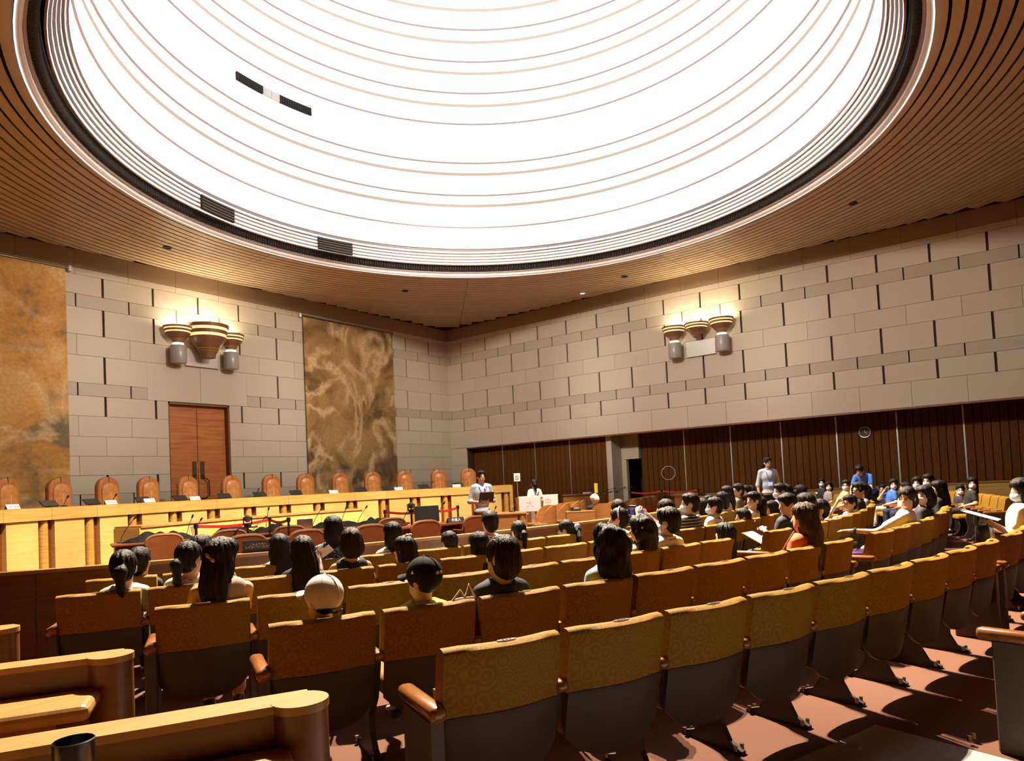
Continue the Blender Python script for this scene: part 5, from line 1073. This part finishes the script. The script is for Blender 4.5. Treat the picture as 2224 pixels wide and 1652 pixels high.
for p in PEOPLE:
    row, th, sit, kind, hair, hc, top, sl, bot, yaw, pit, mk, gl, pose, lab = p
    r = ROWS[row]; s, c = math.sin(R(th)), math.cos(R(th)); near = row in 'ABCD' and th < -12
    t, q = person((AX + r * s, AY - r * c, 0), R(th), lab, kind, hair, hc, top, sl, bot, yaw, pit, mk, gl, pose, sit, near=near)
    bpy.context.view_layer.update()
    if pose == 'phone':
        W_ = q['ends'][-1][2]; o = thing('phone', 'pale blue-lit phone in the hand of the sleeveless black-top person', 'phone'); placed(o, t)
        fr = Matrix.Translation(tuple(W_ + [.045, .06, .06])) @ Matrix.Rotation(R(-58), 4, 'X') @ Matrix.Rotation(R(50), 4, 'Z')
        ca = obj('case', xf(rbox(-.04, .04, -.082, .082, -.005, .004, .004, 1), fr), M['paper'], o); obj('screen', xf(box(-.036, .036, -.076, .076, .004, .0055), fr), M['screenblue'], o)
    if pose == 'film':
        o = thing('camcorder', 'small blue and black video camera held up by the brown-haired person', 'camera'); placed(o, t); c0 = (q['ends'][1][2] + q['ends'][-1][2]) / 2 + [0, .07, .02]; f = Matrix.Translation(tuple(c0))
        obj('case', xf(rbox(-.035, .035, -.05, .10, -.04, .045, .012), f), M['plastic'], o, True); obj('lens', xf(cyl(0, 0, .10, .14, .028, 14), f @ Matrix.Rotation(R(-90), 4, 'X')), M['lens'], o, True); obj('side_screen', xf(rbox(-.11, -.035, .0, .01, -.035, .035, .004, 1), f), M['blue'], o); obj('microphone', xf(cyl(0, 0, 0, .09, .014, 10), f @ Matrix.Translation((0, .0, .06)) @ Matrix.Rotation(R(-90), 4, 'X')), M['black'], o, True); obj('battery', xf(rbox(-.03, .03, -.085, -.05, -.03, .03, .006, 1), f), M['blue'], o)
    if pose == 'write' and row == 'C':
        o = thing('clipboard', 'pale paper pad on the knees of the navy-top note writer', 'notepad'); placed(o, t); f = Matrix.Translation((.0, .50, SEAT + .235)) @ Matrix.Rotation(R(28), 4, 'X')
        obj('board', xf(rbox(-.13, .13, -.16, .16, -.006, 0, .003, 1), f), M['gold'], o); obj('sheet', xf(box(-.12, .12, -.15, .14, 0, .004), f), M['paper'], o)
        o = thing('pen', 'black pen with pale tip in the note writer\'s raised hand', 'pen'); placed(o, t); W_ = q['ends'][-1][2]; obj('barrel', tube([tuple(W_ + [.02, .05, -.03]), tuple(W_ + [-.03, .09, .10])], .0055, 8), M['black'], o, True); obj('tip', tube([tuple(W_ + [-.03, .09, .10]), tuple(W_ + [-.034, .093, .112])], .006, 8), M['paper'], o, True)
    if pose == 'write' and row == 'A':
        o = thing('paper_sheet', 'white paper held up by the masked person in jeans', 'paper'); placed(o, t); f = Matrix.Translation((-.10, .50, SEAT + .44)) @ Matrix.Rotation(R(18), 4, 'X'); obj('sheet', xf(box(-.12, .12, -.16, .16, 0, .003), f), M['paper'], o); obj('folded_edge', xf(box(-.12, .12, .155, .16, 0, .012), f), M['paper'], o)
        o = thing('handbag', 'black handbag with handles on the lap of the person in jeans', 'bag'); placed(o, t); obj('body', rbox(-.15, .15, .42, .56, SEAT + .13, SEAT + .34, .04), M['plastic'], o, True)
        for y in (.45, .53): obj('handle', tube([(-.08, y, SEAT + .32), (-.06, y, SEAT + .42), (.06, y, SEAT + .42), (.08, y, SEAT + .32)], .009, 6), M['black'], o, True)
    if pose == 'reach':
        W_ = q['ends'][-1][2]; E_ = q['ends'][-1][1]; obj('watch', tube([tuple(W_ - (W_ - E_) * .06), tuple(W_ - (W_ - E_) * .16)], .036, 12), M['black'], t, True)
        o = thing('purple_bag', 'purple and black bag on the aisle seat near the arm-stretching person', 'bag'); placed(o, t); V = rbox(-.17, .17, -.12, .12, 0, .17, .06); 
        bgm = mat('purple_cloth', (.045, .006, .055), .35, var=.5, scale=6, sheen=.3); obj('body', xf(V, Matrix.Translation((-1.16, .34, SEAT + .02))), bgm, o, True)
        for y in (.26, .38): obj('handle', tube([(-1.26, y, SEAT + .17), (-1.22, y, SEAT + .25), (-1.10, y, SEAT + .25), (-1.06, y, SEAT + .17)], .012, 6), M['black'], o, True)
        obj('fold', tube([(-1.30, .26, SEAT + .17), (-1.16, .22, SEAT + .12), (-1.02, .24, SEAT + .17)], .02, 6), M['black'], o, True)
    if top == 'orange':
        o = thing('shoulder_bag', 'orange bag strap and small bag beside the orange-top person', 'bag'); placed(o, t); obj('pouch', rbox(-.36, -.26, .22, .44, SEAT + .10, SEAT + .28, .02), cloth('orange'), o, True); obj('strap', tube([(-.31, .24, SEAT + .27), (-.27, .16, SEAT + .42), (-.21, .13, SEAT + .50)], .008, 6), cloth('orange'), o, True)

# standing people
t, q = person((-9.3, -9.18, 0), R(148), 'standing presenter in pale shirt with lanyard, holding a black folder before the bench', 'm', 'short', 'k', 'shirtblue', 'h', 'black', 8, 3, 0, 0, 'hold', stand=1.70, near=True)
obj('lanyard', tube([tuple(q['T'](x, y, z)) for x, y, z in ((-.07, -.02, q['L'] + .0), (-.075, .10, q['L'] - .06), (-.02, .135, q['L'] - .22), (.02, .135, q['L'] - .22), (.075, .10, q['L'] - .06), (.07, -.02, q['L']))], .006, 6), M['blue'], t, True)
obj('lapel_microphone', sph(tuple(q['T'](-.03, .125, q['L'] - .10)), .014, 8, 6), M['black'], t, True)
obj('armband', tube([tuple(q['ends'][-1][0] + (q['ends'][-1][1] - q['ends'][-1][0]) * s) for s in (.45, .75)], .068, 14), cloth('yellow'), t, True)
obj('belt', lathe([(.165, -.02), (.17, -.02), (.17, .015), (.165, .015), (.165, -.02)], 24, z=.87), M['bowl'], t, True).scale = (1, .82, 1)
o = thing('black_folder', 'open black folder held against the presenter\'s chest', 'folder'); placed(o, t); f = Matrix.Translation((.0, .30, 1.17)) @ Matrix.Rotation(R(62), 4, 'X')
obj('cover', xf(rbox(-.15, .15, -.11, .11, -.006, .0, .003, 1), f), M['black'], o); obj('sheets', xf(box(-.14, .14, -.10, .10, 0, .006), f), M['paper'], o)
t, q = person((-3.6, -13.1, 0), R(125), 'standing steward in grey shirt with lanyard and beige armband at the far seats', 'm', 'short', 'k', 'shirtblue', 'h', 'black', 20, 0, 0, 1, 'lap', stand=1.73)
obj('lanyard', tube([tuple(q['T'](x, y, z)) for x, y, z in ((-.07, -.02, q['L']), (-.07, .11, q['L'] - .08), (-.01, .135, q['L'] - .30), (.01, .135, q['L'] - .30), (.07, .11, q['L'] - .08), (.07, -.02, q['L']))], .006, 6), M['blue'], t, True)
obj('name_badge', xf(box(-.05, .05, -.003, .003, -.04, .04), Matrix.Translation(tuple(q['T'](0, .14, q['L'] - .34)))), M['screenblue'], t)
obj('armband', tube([tuple(q['ends'][-1][0] + (q['ends'][-1][1] - q['ends'][-1][0]) * s) for s in (.45, .8)], .070, 14), cloth('khaki'), t, True)
obj('belt', lathe([(.165, -.02), (.17, -.02), (.17, .015), (.165, .015), (.165, -.02)], 24, z=.88), M['bowl'], t, True).scale = (1, .82, 1)
t, q = person((-5.25, -7.6, 0), R(-40), 'standing person in white tee with ponytail and black strap, back turned at the white boards', 'w', 'pony', 'k', 'white', 's', 'beige', 0, 0, 0, 0, 'lap', stand=1.50)
obj('bag_strap', tube([tuple(q['T'](.12, -.01, q['L'] - .02)), tuple(q['T'](.06, -.115, q['L'] - .12)), tuple(q['T'](-.09, -.12, q['L'] - .38)), tuple(q['T'](-.15, -.02, q['L'] - .5))], .012, 6), M['black'], t, True)
t, q = person((-2.7, -15.1, 0), R(75), 'person in blue shirt bending over among the far seats', 'm', 'short', 'k', 'blue', 's', 'navy', 10, 0, 0, 0, 'bend', stand=1.66)
t, q = person((-6.05, -9.95, 0), R(-30), 'white-haired person in black leaning over the low blond desk', 'm', 'short', 'w', 'black', 's', 'black', 20, -35, 0, 0, 'desk', sit=.66)
round_chair(-6.1, -10.15, R(-30), 'tan curved chair under the white-haired person at the low desk')
t = thing('white_glasses', 'white folded spectacle frame hung on the fifth chair top beside the navy-top person', 'glasses', (-17.123, -15.554, .81), R(-24))
obj('temple', tube([(-.07, 0, .0), (-.03, -.01, .05), (.0, 0, .005)], .006, 6), M['paper'], t, True); obj('temple', tube([(.0, 0, .005), (.02, -.01, .075), (.06, 0, .0)], .006, 6), M['paper'], t, True); obj('frame', tube([(-.07, 0, 0), (.0, .03, .0), (.06, 0, 0)], .006, 6), M['paper'], t, True)
